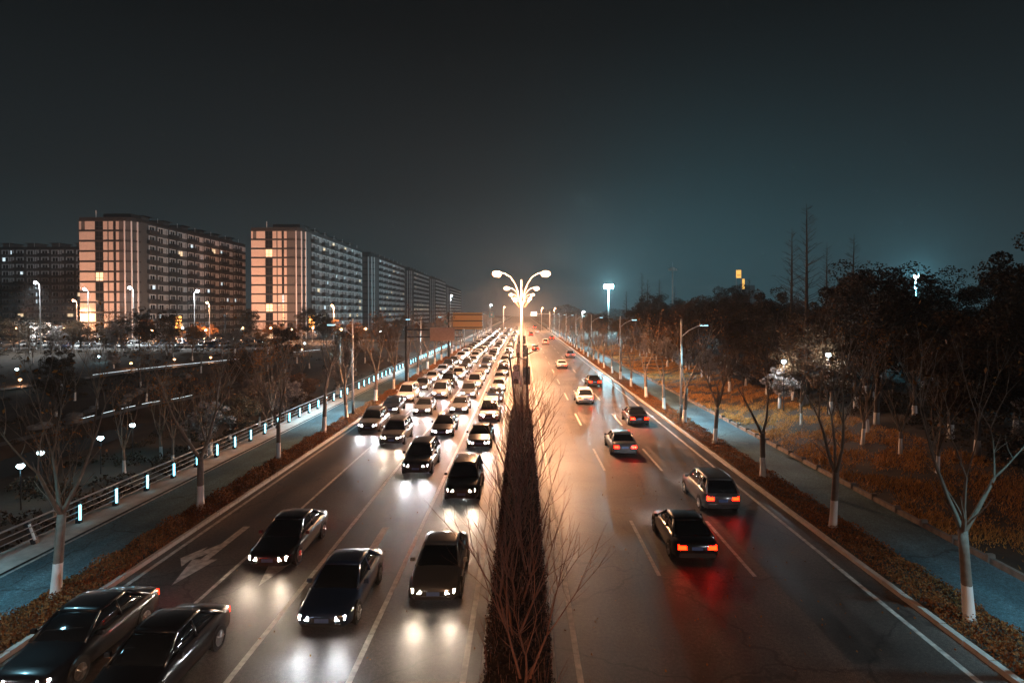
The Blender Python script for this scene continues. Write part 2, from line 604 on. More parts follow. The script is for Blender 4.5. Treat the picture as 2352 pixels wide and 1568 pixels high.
# ------------------------------------------------------------------ low stone edging on the right
ew = thing('edging_wall', 'low dark stone edging with stub posts between right path and bank', 'edging', (0, 0, 0))
bb = MB(); bb.box(18.34, 18.56, 0.10, 1.86, 0.05, 0.34, bev=0.03)
beam_me = bb.mesh('edging_stone', M_stone)
pb = MB(); pb.box(18.30, 18.62, -0.09, 0.09, 0.05, 0.46, bev=0.02)
post_me = pb.mesh('stub_post', M_stone)
y = 12.0
while y < 150:
    put('edging_stone', beam_me, ew, (0, y, 0))
    put('stub_post', post_me, ew, (0, y, 0))
    y += 1.96
b = MB(); b.box(18.36, 18.56, 150.1, 600, 0.05, 0.36)
o = b.build('far_edging', M_stone, ew); o['kind'] = 'stuff'

# ------------------------------------------------------------------ railing with lit posts on the left
rl = thing('railing', 'steel railing with cyan light posts along the left path', 'railing', (-20.55, 0, 0.2))
for zz, rr, nm in ((1.08, 0.045, 'top_rail'), (0.80, 0.022, 'rail'), (0.54, 0.022, 'rail'), (0.28, 0.022, 'rail')):
    b = MB()
    b.tube([(0, 6 + i * 8.35, zz) for i in range(21)], rr, n=8)
    b.build(nm, M_rail, rl, smooth=True)
pb = MB()
pb.box(-0.11, 0.11, -0.10, 0.10, 0.0, 1.0, bev=0.03)
post_me = pb.mesh('post', M_dark)
sb = MB()
sb.tube([(0.09, -0.06, 0.16), (0.09, -0.06, 0.86)], [0.052, 0.052], n=10)
strip_me = sb.mesh('light_strip', M_strip, smooth=True)
strip_off = sb.mesh('light_strip', M_stripoff, smooth=True)
y = 9.9 - 0.1
k = 0
while y < 172:
    o = put('post', post_me, rl, (0, y, 0))
    broken = abs(y - 24.8) < 1.0
    s = put('light_strip', strip_off if broken else strip_me, o)
    if broken:
        o.rotation_euler = (0, math.radians(-20), 0)
        o['label'] = 'leaning unlit railing post'
    y += 2.5

# ------------------------------------------------------------------ vegetation generators
def grow(mbw, p, d, length, r, depth, maxd, spread, up, tips, sides=(7, 5, 4, 3, 3), nseg=4, split=(2, 3), rr=None, wob=0.12):
    rr = rr or rng
    pts = [p.copy()]
    rad = [r]
    q = p.copy()
    dd = d.normalized()
    r_end = r * (0.55 if depth < maxd else 0.25)
    for i in range(nseg):
        dd = (dd + Vector((rr.uniform(-wob, wob), rr.uniform(-wob, wob), rr.uniform(-wob * 0.3, wob * 0.5) + up * 0.06))).normalized()
        q = q + dd * (length / nseg)
        pts.append(q.copy())
        rad.append(r + (r_end - r) * (i + 1) / nseg)
    mbw.tube(pts, rad, n=sides[min(depth, len(sides) - 1)], cap=False)
    if depth >= maxd:
        tips.append((q.copy(), dd.copy()))
        tips.append((pts[-2].copy(), dd.copy()))
        return
    n = rr.randint(*split)
    base = rr.uniform(0, 2 * PI)
    for i in range(n):
        an = base + 2 * PI * i / n + rr.uniform(-0.5, 0.5)
        side = Vector((math.cos(an), math.sin(an), 0))
        nd = (dd + side * spread * rr.uniform(0.6, 1.25) + Vector((0, 0, up * 0.25))).normalized()
        grow(mbw, q, nd, length * rr.uniform(0.62, 0.92), r_end * rr.uniform(0.75, 0.98), depth + 1, maxd, spread, up, tips, sides, nseg, split, rr, wob)
    # side twigs along the way
    for i in range(2 if depth > 0 else 0):
        j = rr.randint(1, nseg - 1)
        an = rr.uniform(0, 2 * PI)
        nd = (dd * 0.8 + Vector((math.cos(an), math.sin(an), 0.2)) * 0.8).normalized()
        grow(mbw, pts[j], nd, length * rr.uniform(0.35, 0.6), rad[j] * 0.4, maxd, maxd, spread, up, tips, sides, 3, split, rr, wob * 1.4)

def leaves_mesh(name, centers, size, m, sv=0.35, flat=0.0):
    """one small folded quad per centre"""
    c = np.asarray(centers, dtype=np.float32)
    n = len(c)
    a = nrg.normal(size=(n, 3)); a /= np.linalg.norm(a, axis=1, keepdims=True)
    t = nrg.normal(size=(n, 3))
    if flat:
        t[:, 2] += flat * 3
    bb_ = np.cross(a, t); bb_ /= np.linalg.norm(bb_, axis=1, keepdims=True) + 1e-9
    s = (size * (1 + nrg.uniform(-sv, sv, n)))[:, None]
    v = np.empty((n, 4, 3), dtype=np.float32)
    v[:, 0] = c - a * s
    v[:, 1] = c + bb_ * s * 0.55
    v[:, 2] = c + a * s
    v[:, 3] = c - bb_ * s * 0.55
    f = np.arange(n * 4, dtype=np.int32).reshape(n, 4)
    return mesh_np(name, v.reshape(-1, 3), f, [m])

def street_tree_meshes(seed, h_fork=2.4, r=0.15, n_limb=3, length=2.1, spread=0.34, leaf_n=0, m=None, maxd=4):
    rr = random.Random(seed)
    tr = MB()
    lean = Vector((rr.uniform(-0.06, 0.06), rr.uniform(-0.06, 0.06), 1))
    pts = [Vector((0, 0, -0.05)) + lean * (h_fork * t) for t in (0, 0.06, 0.25, 0.5, 0.75, 1.0)]
    tr.tube(pts, [r * 1.45, r * 1.12, r, r * 0.93, r * 0.88, r * 0.86], n=9)
    t_me = tr.mesh('trunk', m or M_bark_w, smooth=True)
    cb = MB()
    tips = []
    base = rr.uniform(0, 2 * PI)
    for i in range(n_limb):
        an = base + 2 * PI * i / n_limb + rr.uniform(-0.4, 0.4)
        d = Vector((math.cos(an) * spread, math.sin(an) * spread, 1)).normalized()
        grow(cb, pts[-1] - Vector((0, 0, 0.1)), d, length * rr.uniform(0.8, 1.1), r * rr.uniform(0.45, 0.6), 1, maxd, 0.42, 0.5, tips, rr=rr)
    c_me = cb.mesh('crown', M_bark if m is None else m, smooth=True)
    l_me = None
    if leaf_n:
        cs = []
        for i in range(leaf_n):
            p, d = tips[rr.randrange(len(tips))]
            cs.append(p + Vector((rr.gauss(0, 0.16), rr.gauss(0, 0.16), rr.gauss(0, 0.16))))
        l_me = leaves_mesh('leaves', cs, 0.085, M_leaf_or)
    return t_me, c_me, l_me

def place_tree(name, meshes, loc, rz, s, label, group, sz=None):
    t = thing(name, label, 'tree', loc, rz, group)
    t.scale = (s, s, sz or s)
    t_me, c_me, l_me = meshes
    put('trunk', t_me, t)
    if c_me:
        put('crown', c_me, t)
    if l_me:
        put('leaves', l_me, t)
    return t

ST = [street_tree_meshes(100 + i, h_fork=2.3 + 0.12 * i, r=0.145 + 0.01 * (i % 3), n_limb=[3, 2, 3, 4, 3, 2][i], spread=[0.34, 0.42, 0.3, 0.36, 0.48, 0.36][i], length=[2.3, 2.5, 2.2, 2.0, 2.2, 2.4][i], leaf_n=[60, 40, 140, 30, 80, 220][i]) for i in range(6)]

# street trees, right verge
ys = [19.2, 27.6, 36, 45, 53.3, 60.6, 69, 78.6, 87]
while ys[-1] < 330:
    ys.append(ys[-1] + 8.6)
for i, y in enumerate(ys):
    me = ST[[4, 0, 1, 3, 5, 1, 2, 0][i] if i < 8 else rng.randrange(6)]
    place_tree('street_tree', me, (14.35 + rng.uniform(-0.12, 0.12), y, 0.12), rng.uniform(0, 6.28), rng.uniform(0.95, 1.14), 'bare whitewashed tree on the right verge, %s from the camera' % ordw(i + 1), 'street trees on the right verge')
# street trees, left verge
ys = [20.4, 29.6, 39.6, 48.6, 55.2, 65.5, 75.6, 84.5, 93, 102, 111, 120, 129, 138, 147, 156, 165]
ys += [200 + 9.2 * i for i in range(14)]
for i, y in enumerate(ys):
    me = ST[[4, 1, 0, 1, 3, 2, 0, 5][i] if i < 8 else rng.randrange(6)]
    place_tree('street_tree', me, (-16.2 + rng.uniform(-0.12, 0.12), y, 0.12), rng.uniform(0, 6.28), rng.uniform(0.98, 1.2), 'bare whitewashed tree on the left verge, %s from the camera' % ordw(i + 1), 'street trees on the left verge')

# --- verge ground cover and bank grass
def scatter(name, x0, x1, y0, y1, n, hgt, size, m, zf, power=1.6, flat=0.0):
    u = nrg.uniform(0, 1, n)
    yy = y0 + (y1 - y0) * u ** power
    xx = nrg.uniform(x0, x1, n)
    zz = zf(xx, yy) + hgt * nrg.uniform(0.05, 1, n) * (0.55 + 0.45 * np.sin(yy * 2.1 + xx * 3) * np.sin(yy * 0.73))
    return struct(put(name, leaves_mesh(name, np.stack([xx, yy, zz], 1), size, m, flat=flat)), 'stuff')

tag(scatter('ground_cover', -16.65, -15.02, 12, 172, 80000, 0.34, 0.045, M_leaf_ver, lambda x, y: 0.12), 'rusty low ground cover on the left verge', 'ground cover')
tag(scatter('ground_cover', 13.46, 15.28, 12, 230, 80000, 0.32, 0.045, M_leaf_ver, lambda x, y: 0.12), 'rusty low ground cover on the right verge', 'ground cover')
gz = lambda x, y: np.array([gh(a, c) for a, c in zip(x, y)])

def grass(name, x0, x1, y0, y1, n, L, m, label):
    u = nrg.uniform(0, 1, n)
    yy = y0 + (y1 - y0) * u ** 1.5
    xx = nrg.uniform(x0, x1, n)
    pat = np.sin(xx * 1.3 + np.sin(yy * 0.7) * 2) + np.sin(yy * 0.9 + xx * 0.4) + np.sin(xx * 3.1 - yy * 2.3) * 0.7 + nrg.normal(0, 0.7, n)
    keep = pat > -0.5
    xx, yy, pat = xx[keep], yy[keep], pat[keep]
    n = len(xx)
    zz = gz(xx, yy)
    an = nrg.uniform(0, 2 * PI, n)
    l = L * nrg.uniform(0.4, 1.2, n) * np.clip(0.55 + 0.25 * pat, 0.3, 1.2)
    lean = nrg.uniform(0.2, 1.4, n)
    ang2 = nrg.normal(0.6, 0.9, n)
    v = np.empty((n, 3, 3), dtype=np.float32)
    wd = 0.022
    v[:, 0] = np.stack([xx - np.cos(an) * wd, yy - np.sin(an) * wd, zz], 1)
    v[:, 1] = np.stack([xx + np.cos(an) * wd, yy + np.sin(an) * wd, zz], 1)
    v[:, 2] = np.stack([xx + np.cos(ang2) * l * lean * 0.7, yy + np.sin(ang2) * l * lean * 0.7, zz + l * 0.8], 1)
    f = np.arange(n * 3, dtype=np.int32).reshape(n, 3)
    o = struct(put(name, mesh_np(name, v.reshape(-1, 3), f, [m])), 'stuff')
    return tag(o, label, 'grass')

grass('dry_grass', 18.6, 29, 12, 170, 170000, 0.32, M_grass, 'dry golden grass on the bank beside the right path')
grass('median_grass', -0.95, 0.76, 54.5, 330, 14000, 0.25, M_grass, 'dry grass in the median beyond the hedge')

# fallen leaves on the roads
n = 700
xx = np.where(nrg.uniform(0, 1, n) < 0.7, nrg.uniform(1.0, 13.1, n), nrg.uniform(-14.8, -1.2, n))
yy = 14 + 80 * nrg.uniform(0, 1, n) ** 1.6
fl = put('fallen_leaves', leaves_mesh('fallen_leaves', np.stack([xx, yy, np.full(n, 0.02)], 1), 0.05, M_leaf_or, flat=1.0))
struct(fl, 'stuff')
tag(fl, 'small fallen leaves scattered over the asphalt', 'leaves')

# --- median hedge and twiggy shrubs
def hedge(y0, y1, x0, x1, h, label):
    t = thing('hedge', label, 'hedge', (0, y0, 0.11))
    n = 130000
    xx = nrg.uniform(-1, 1, n); yy = nrg.uniform(0, y1 - y0, n) ** 1.0; zz = nrg.uniform(0, 1, n)
    # keep mostly the shell
    keep = (np.abs(xx) > 0.72) | (zz > 0.8) | (yy > (y1 - y0) - 0.3)
    xx, yy, zz = xx[keep], yy[keep], zz[keep]
    bul = 1 + 0.05 * np.sin(yy * 1.7) + 0.05 * np.sin(yy * 4.3 + zz * 3)
    rnd = np.sqrt(np.clip(1 - np.clip((zz - 0.75) / 0.25, 0, 1) ** 2 * 0.25, 0, 1))
    X = (x0 + x1) / 2 + xx * (x1 - x0) / 2 * bul * rnd
    Z = zz * h * (1 + 0.04 * np.sin(yy * 0.9) + 0.04 * np.sin(yy * 3.1))
    put('foliage', leaves_mesh('foliage', np.stack([X, yy, Z], 1), 0.04, M_leaf_hedge), t)
    tw = MB()
    for i in range(1800):
        px_, py_ = rng.uniform(x0, x1), rng.uniform(0, y1 - y0)
        dx, dy = rng.gauss(0, 0.2), rng.gauss(0, 0.2)
        tw.tube([(px_, py_, 0.2), (px_ + dx * 0.5, py_ + dy * 0.5, h * 0.7), (px_ + dx, py_ + dy, h * rng.uniform(0.95, 1.18))], [0.012, 0.009, 0.003], n=3, cap=False)
    put('twigs', tw.mesh('twigs', M_bark_red), t)
    cb = MB(); cb.box(x0 + 0.18, x1 - 0.18, 0.1, y1 - y0 - 0.2, 0, h * 0.86, bev=0.05)
    put('core', cb.mesh('core', M_leaf_hedge), t)
    return t

hedge(8.5, 54, -0.98, 0.78, 1.45, 'long dark clipped hedge filling the median near the camera')
hedge(90, 140, -0.9, 0.7, 0.8, 'lower clipped hedge in the median beyond the banners')

def shrub_meshes(seed, L=2.2):
    rr = random.Random(seed)
    cb = MB(); tips = []
    tr = MB()
    tr.tube([(0, 0, 0), (0.01, 0, 0.5), (0.02, 0.02, 1.15)], [0.085, 0.07, 0.062], n=7)
    n = rr.choice((2, 3, 3))
    b0 = rr.uniform(0, 6.28)
    for i in range(n):
        an = b0 + 2 * PI * i / n
        grow(cb, Vector((0.02, 0.02, 1.08)), Vector((math.cos(an) * 0.4, math.sin(an) * 0.4, 1)), L * rr.uniform(0.85, 1.1), 0.055, 1, 4, 0.44, 0.45, tips, sides=(6, 5, 4, 3, 3), split=(3, 3), rr=rr, wob=0.1)
    return tr.mesh('trunk', M_bark_red, smooth=True), cb.mesh('crown', M_bark_red, smooth=True), None

SH = [shrub_meshes(300 + i, 1.5 + 0.1 * i) for i in range(4)]
for i, (x, y, k, s) in enumerate(sorted([(0.06, 13.9, 0, 0.85), (-0.1, 17.6, 1, 0.85), (0.1, 21.5, 2, 0.88), (-0.15, 25.5, 3, 0.95), (0.12, 29.5, 0, 0.95), (-0.05, 34, 1, 0.95), (0.1, 38.5, 2, 0.9), (-0.1, 43, 3, 0.9), (0.05, 48, 0, 0.85), (-0.2, 15.8, 2, 0.9), (0.2, 19.5, 3, 0.9), (-0.1, 23.5, 0, 0.85), (0.15, 27.5, 1, 0.85), (-0.15, 31.8, 2, 0.85), (0.15, 36.2, 3, 0.85), (0.0, 40.8, 0, 0.85), (-0.1, 45.5, 1, 0.8), (0.1, 51, 2, 0.8)], key=lambda q: q[1])):
    place_tree('bare_shrub', SH[k], (x, y, 0.11), i * 2.1 + 0.4, s, 'bare reddish branching shrub rising from the median hedge, %s from the camera' % ordw(i + 1), 'bare shrubs in the median')

# ------------------------------------------------------------------ street lamps
def median_lamp_meshes():
    p = MB()
    p.tube([(0, 0, 0), (0, 0, 0.05)], [0.26, 0.26], n=12)
    p.tube([(0, 0, 0.05), (0, 0, 4), (0, 0, 9), (0, 0, 13.1)], [0.14, 0.125, 0.105, 0.085], n=12)
    pole = p.mesh('pole', M_whitepole, smooth=True)
    s = MB(); s.tube([(0, 0, 0.06), (0, 0, 2.2)], [0.155, 0.145], n=12)
    sleeve = s.mesh('sleeve', M_dark, smooth=True)
    a = MB()
    a.tube([(0.08, 0, 11.0), (0.28, 0, 11.8), (0.62, 0, 12.7), (1.1, 0, 13.4), (1.7, 0, 13.75), (2.15, 0, 13.82)], [0.06, 0.055, 0.05, 0.045, 0.04, 0.035], n=8)
    arm = a.mesh('arm', M_whitepole, smooth=True)
    h = MB()
    h.tube([(2.02, 0, 13.84), (2.2, 0, 13.86), (2.6, 0, 13.88), (2.95, 0, 13.86)], [0.07, 0.15, 0.17, 0.08], n=10)
    head = h.mesh('lamp_head', M_steel, smooth=True)
    g = MB()
    g.tube([(2.02, 0, 13.72), (2.25, 0, 13.64), (2.65, 0, 13.64), (2.95, 0, 13.72)], [0.12, 0.27, 0.27, 0.12], n=12)
    glass = g.mesh('lamp_glass', M_warm, smooth=True)
    return pole, sleeve, arm, head, glass

LMP = median_lamp_meshes()
lamp_ys = [-17, 61, 99.5, 138, 177, 215, 254, 292, 331, 370, 409, 448, 490, 535]
lamps = []
for i, y in enumerate(lamp_ys):
    t = thing('median_lamp', 'tall white lamp post with two orange lit arms, %s' % ('behind the camera' if i == 0 else ordw(i) + ' from the camera'), 'street lamp', (-0.08, y, 0.11), 0, 'twin lamps in the median')
    put('pole', LMP[0], t)
    put('sleeve', LMP[1], t)
    for sg in (1, -1):
        a = put('arm', LMP[2], t, rot=(0, 0, 0 if sg > 0 else PI))
        h = put('lamp_head', LMP[3], t, rot=(0, 0, 0 if sg > 0 else PI))
        g = put('lamp_glass', LMP[4], h)
        pw = 30000 if i == 0 else 36000 if i < 9 else 20000
        spot_light('lamp_light', (sg * 2.45, 0, 13.3), (sg * 0.1, 0, -1), pw, WARM, 160 if i == 0 else 152, 0.4, t, 0.3)
        if 0 < i < 6:
            point_light('lamp_glow', (sg * 2.5, -0.6, 13.5), 4500, WARM, t, 0.3)
    lamps.append(t)

# banners on the first lamps
M_poster = mat('poster paper', (0.62, 0.50, 0.50), 0.5)
M_poster_dark = mat('dark poster', (0.03, 0.032, 0.036), 0.35)
M_posterfig = mat('printed dark clothing', (0.035, 0.028, 0.035), 0.5)
M_skin = mat('printed face', (0.22, 0.13, 0.10), 0.5)
M_print = mat('pale print', (0.55, 0.55, 0.52), 0.5)
M_frame = mat('banner frame', (0.07, 0.05, 0.05), 0.4, metal=0.4)

def banner(y, idx):
    t = thing('banner_frame', 'round sign over a portrait poster left of the %s median lamp pole' % ordw(idx), 'banner', (-0.08, y, 0.11), 0, 'banners on the median lamps')
    b = MB()
    for z in (2.45, 3.85):
        b.tube([(-0.12, 0, z), (-0.92, 0, z)], 0.022, n=6)
    b.tube([(-0.92, 0, 2.45), (-0.92, 0, 3.85)], 0.02, n=6)
    b.tube([(-0.25, 0, 4.45), (-0.9, 0, 4.45)], 0.02, n=6)
    b.tube([(-0.13, 0, 2.45), (-0.13, 0, 4.45)], 0.02, n=6)
    b.build('frame', M_frame, t)
    b = MB(); b.box(-0.88, -0.2, -0.02, 0.02, 2.5, 3.8)
    po = b.build('poster', M_poster, t)
    # the printed figure: head, shoulders, folded arms
    f = MB()
    f.poly([(-0.79, -0.024, 2.5), (-0.80, -0.024, 2.72), (-0.74, -0.024, 2.98), (-0.62, -0.024, 3.06), (-0.48, -0.024, 3.06), (-0.34, -0.024, 2.98), (-0.27, -0.024, 2.74), (-0.29, -0.024, 2.5)][::1])
    f.build('printed_figure', M_posterfig, po)
    f = MB(); f.poly([(-0.55 + 0.075 * math.cos(2 * PI * k / 14), -0.025, 3.19 + 0.1 * math.sin(2 * PI * k / 14)) for k in range(14)])
    f.build('printed_face', M_skin, po)
    f = MB()
    for k in range(6):
        f.box(-0.80, -0.76, -0.0245, -0.02, 3.36 + 0.06 * k, 3.40 + 0.06 * k)
    for k in range(3):
        f.box(-0.40, -0.37, -0.0245, -0.02, 3.5 + 0.07 * k, 3.54 + 0.07 * k)
        f.box(-0.32, -0.29, -0.0245, -0.02, 3.5 + 0.07 * k, 3.54 + 0.07 * k)
    f.build('print', M_posterfig, po)
    f = MB()
    R = 0.3
    ring = [(-0.55 + R * math.cos(2 * PI * k / 28), 4.14 + R * math.sin(2 * PI * k / 28)) for k in range(28)]
    f.poly([(x, -0.03, z) for x, z in ring])
    f.poly([(x, 0.03, z) for x, z in ring][::-1])
    for k in range(28):
        (xa, za), (xb, zb) = ring[k], ring[(k + 1) % 28]
        f.poly([(xa, -0.03, za), (xa, 0.03, za), (xb, 0.03, zb), (xb, -0.03, zb)])
    rs = f.build('round_sign', M_poster, t)
    f = MB(); f.tube([(x, -0.02, z) for x, z in ring + ring[:1]], 0.03, n=6)
    f.build('rim', M_frame, rs)
    f = MB()
    f.poly([(-0.66, -0.034, 4.24), (-0.61, -0.034, 4.24), (-0.55, -0.034, 4.12), (-0.49, -0.034, 4.24), (-0.44, -0.034, 4.24), (-0.55, -0.034, 4.03)])
    f.box(-0.64, -0.46, -0.034, -0.031, 3.96, 3.985)
    f.build('emblem', M_posterfig, rs)
    t2 = thing('banner_frame', 'dark vertical poster in a frame right of the %s median lamp pole' % ordw(idx), 'banner', (-0.08, y, 0.11), 0, 'banners on the median lamps')
    b = MB()
    for z in (2.42, 4.28):
        b.tube([(0.12, 0, z), (0.92, 0, z)], 0.022, n=6)
    b.tube([(0.92, 0, 2.42), (0.92, 0, 4.28)], 0.02, n=6)
    b.build('frame', M_frame, t2)
    b = MB(); b.box(0.22, 0.88, -0.02, 0.02, 2.46, 4.24)
    po = b.build('poster', M_poster_dark, t2)
    f = MB()
    for (xa, za, n_) in ((0.72, 3.55, 6), (0.48, 3.30, 3)):
        for k in range(n_):
            f.box(xa, xa + 0.05, -0.0245, -0.02, za + 0.09 * k, za + 0.05 + 0.09 * k)
    for k in range(4):
        f.box(0.34, 0.43, -0.0245, -0.02, 2.82 + 0.1 * k, 2.89 + 0.1 * k)
    f.box(0.38, 0.47, -0.0245, -0.02, 2.64, 2.68)
    f.box(0.66, 0.75, -0.0245, -0.02, 2.64, 2.68)
    f.build('print', M_print, po)

for i in range(3):
    banner(lamp_ys[i + 1], i + 1)

# leaning double-armed pole and a straight one at the hedge's end
t = thing('leaning_pole', 'dark pole leaning left with three short arms at the hedge end', 'pole', (-0.3, 50, 0.11))
b = MB(); b.tube([(0, 0, 0), (-0.82, 0, 6.75)], [0.10, 0.06], n=9); b.build('pole', M_dark, t, smooth=True)
for pts in ([(-0.72, 0, 5.9), (-0.05, 0, 6.15), (0.35, 0, 5.95)], [(-0.72, 0, 5.9), (-1.3, 0, 5.72)], [(-1.3, 0, 5.72), (-1.62, 0, 5.55)]):
    b = MB(); b.tube(pts, [0.045] * len(pts), n=7); b.build('arm', M_dark, t, smooth=True)
b = MB(); b.box(0.05, 0.6, -0.12, 0.12, 5.9, 6.02, bev=0.03); b.build('camera_box', M_steel, t)
t = thing('camera_pole', 'straight dark pole with one short arm right of the median lamp', 'pole', (0.45, 52, 0.11))
b = MB(); b.tube([(0, 0, 0), (0, 0, 6.75)], [0.10, 0.085], n=9); b.build('pole', M_dark, t, smooth=True)
b = MB(); b.tube([(0, 0, 6.15), (0.55, 0, 6.42), (0.9, 0, 6.5)], [0.05, 0.045, 0.05], n=7); b.build('arm', M_dark, t, smooth=True)
b = MB(); b.tube([(0.82, -0.02, 6.5), (1.0, -0.05, 6.5)], [0.075, 0.06], n=8); b.build('camera_head', M_whitepole, t, smooth=True)

# striped warning posts at the median nose
M_yel = mat('yellow reflective paint', (0.75, 0.36, 0.05), 0.45)
k = 0
for x in (-0.8, 0.6):
    for y in (55.5, 58.5, 64.5):
        k += 1
        t = thing('warning_post', 'yellow and black striped post in the median, %s from the camera on the %s side' % (ordw([55.5, 58.5, 64.5].index(y) + 1), 'left' if x < 0 else 'right'), 'post', (x, y, 0.11), 0, 'striped median posts')
        for q in range(5):
            b = MB(); b.tube([(0, 0, q * 0.24), (0, 0, q * 0.24 + 0.24)], 0.07, n=9)
            b.build('band', M_yel if q % 2 else M_dark, t, smooth=True)

def side_lamp_meshes():
    p = MB()
    p.tube([(0, 0, 1.35), (0, 0, 5), (0, 0, 9.2)], [0.105, 0.09, 0.075], n=10)
    pole = p.mesh('pole', M_whitepole, smooth=True)
    s = MB(); s.tube([(0, 0, 0), (0, 0, 1.35)], [0.125, 0.12], n=10)
    sleeve = s.mesh('sleeve', M_dark, smooth=True)
    a = MB(); a.tube([(0.06, 0, 7.6), (0.7, 0, 8.15), (1.4, 0, 8.5), (1.75, 0, 8.6)], [0.045, 0.042, 0.038, 0.034], n=7)
    arm = a.mesh('arm', M_whitepole, smooth=True)
    h = MB(); h.box(1.65, 2.45, -0.14, 0.14, 8.6, 8.72, bev=0.04)
    head = h.mesh('lamp_head', M_steel)
    g = MB(); g.box(1.75, 2.4, -0.11, 0.11, 8.55, 8.597)
    glass = g.mesh('lamp_glass', M_cool)
    return pole, sleeve, arm, head, glass

SL = side_lamp_meshes()
for side, x, yl in (('left', -16.2, [16.4, 57, 95.6, 133, 168, 208, 246, 285]), ('right', 14.56, [16.4, 55, 89, 126, 162, 198, 235, 272, 310])):
    k = 0
    for y in yl:
        k += 1
        t = thing('path_lamp', 'white pole with one arm over the %s path, %s from the camera' % (side, ordw(k)), 'street lamp', (x, y, 0.12), 0 if side == 'right' else PI, 'single arm lamps over the %s path' % side)
        put('pole', SL[0], t); put('sleeve', SL[1], t); put('arm', SL[2], t)
        h = put('lamp_head', SL[3], t)
        put('lamp_glass', SL[4], h)
        spot_light('lamp_light', (2.05, 0, 8.4), (0.12, 0, -1), 8500 if y > 30 else 2600, COOL, 118, 0.85, t, 0.2)

def tall_lamp(label, x, y, top, col, m, power, arm=0.8, group=None, base=None):
    z0 = gh(x, y) if base is None else base
    t = thing('tall_lamp', label, 'street lamp', (x, y, z0), 0, group)
    H = top - z0
    b = MB(); b.tube([(-arm, 0, 0), (-arm, 0, H * 0.5), (-arm, 0, H - 0.6), (-arm * 0.6, 0, H - 0.1), (-0.1, 0, H + 0.12)], [0.13, 0.11, 0.08, 0.07, 0.06], n=8)
    b.build('pole', M_whitepole, t, smooth=True)
    b = MB(); b.tube([(-0.4, 0, H + 0.16), (0, 0, H + 0.22), (0.4, 0, H + 0.12)], [0.12, 0.26, 0.1], n=10)
    h = b.build('lamp_head', M_steel, t, smooth=True)
    b = MB(); b.tube([(-0.34, 0, H), (-0.12, 0, H - 0.04), (0.12, 0, H - 0.04), (0.34, 0, H)], [0.12, 0.26, 0.26, 0.12], n=12)
    b.build('lamp_glass', m, h, smooth=True)
    spot_light('lamp_light', (0, -0.1, H - 0.45), (0, 0, -1), power, col, 146, 0.7, t, 0.3)
    point_light('lamp_glow', (0, -0.6, H - 0.2), power * 0.06, col, t, 0.3)
    return t

def wp(px, py, Y):
    return ((px - 1199) / 1376 * Y, Y, 10 + (715 - py) / 1376 * Y)

WHT = (0.88, 0.96, 1.0)
x, y, z = wp(68, 648, 128); tall_lamp('leftmost tall white lit lamp before the dark far apartment block', x, y, z, WHT, M_white, 18000, -0.9)
x, y, z = wp(183, 663, 150); tall_lamp('tall white lit lamp before the left end wall of the farther pale block', x, y, z, WHT, M_white, 15000, -0.9)
x, y, z = wp(289, 660, 140); tall_lamp('tall white lit lamp before the rounded corner of the farther pale block', x, y, z, WHT, M_white, 15000, -0.9)
x, y, z = wp(448, 668, 150); tall_lamp('tall white lit lamp between the two pale apartment blocks', x, y, z, WHT, M_white, 15000, 0.9)
x, y, z = wp(157, 690, 167); tall_lamp('leftmost orange lit lamp by the car park trees', x, y, z, WARM, M_warm, 24000, -0.9)
x, y, z = wp(470, 695, 166); tall_lamp('orange lit lamp right of the white one between the pale blocks', x, y, z, WARM, M_warm, 24000, -0.6)
x, y, z = wp(761, 702, 172); tall_lamp('orange lit lamp before the long side of the nearer pale block', x, y, z, WARM, M_warm, 26000, -0.4)
x, y, z = wp(1037, 678, 330); tall_lamp('far white lit lamp above the orange sign board', x, y, z, WHT, M_white, 15000, 0.6)
for px_, py_, Y, lb in ((1159, 705, 300, 'far orange lamp left of the road near the horizon'), (1246, 707, 310, 'far orange lamp right of the road, nearer the median'), (1275, 708, 300, 'far orange lamp right of the road, farther from the median')):
    x, y, z = wp(px_, py_, Y); tall_lamp(lb, x, y, z, WARM, M_warm, 14000, 0.5)
for px_, py_, Y, lb in ((1128, 700, 300, 'far white lamp left of the road by the small green sign'), (1340, 716, 230, 'small far white lamp among the trees right of the road')):
    x, y, z = wp(px_, py_, Y); tall_lamp(lb, x, y, z, WHT, M_white, 6000, 0.5)

# high mast floodlight
x, y, z = wp(1397, 658, 260)
M_flood = mat('floodlight glass', (1, 1, 1), 0.3, emit=(0.72, 0.95, 1.0), estr=900)
t = thing('floodlight_mast', 'high mast with a dazzling cyan white floodlight right of the road', 'floodlight', (x, y, gh(x, y)))
H = z - gh(x, y)
b = MB(); b.tube([(0, 0, 0), (0, 0, H * 0.5), (0, 0, H)], [0.35, 0.28, 0.2], n=10); b.build('mast', M_whitepole, t, smooth=True)
for dx in (-1.5, -0.5, 0.5, 1.5):
    b = MB(); b.box(dx - 0.4, dx + 0.4, -0.3, 0.15, H - 0.8, H + 0.8, bev=0.05); hh = b.build('flood_housing', M_steel, t)
    b = MB(); b.box(dx - 0.36, dx + 0.36, -0.36, -0.305, H - 0.75, H + 0.73); b.build('flood_glass', M_flood, hh)
point_light('flood_light', (0, -1.2, H), 130000, (0.36, 0.85, 1.0), t, 0.8)
x, y, z = wp(2092, 636, 150)
t = thing('floodlight_mast', 'cyan floodlight half hidden behind the dark crowns at the far right', 'floodlight', (x, y, gh(x, y)))
H = z - gh(x, y)
b = MB(); b.tube([(0, 0, 0), (0, 0, H)], [0.25, 0.16], n=9); b.build('mast', M_whitepole, t, smooth=True)
b = MB(); b.box(-0.5, 0.5, -0.3, 0.15, H - 0.35, H + 0.35, bev=0.05); hh = b.build('flood_housing', M_steel, t)
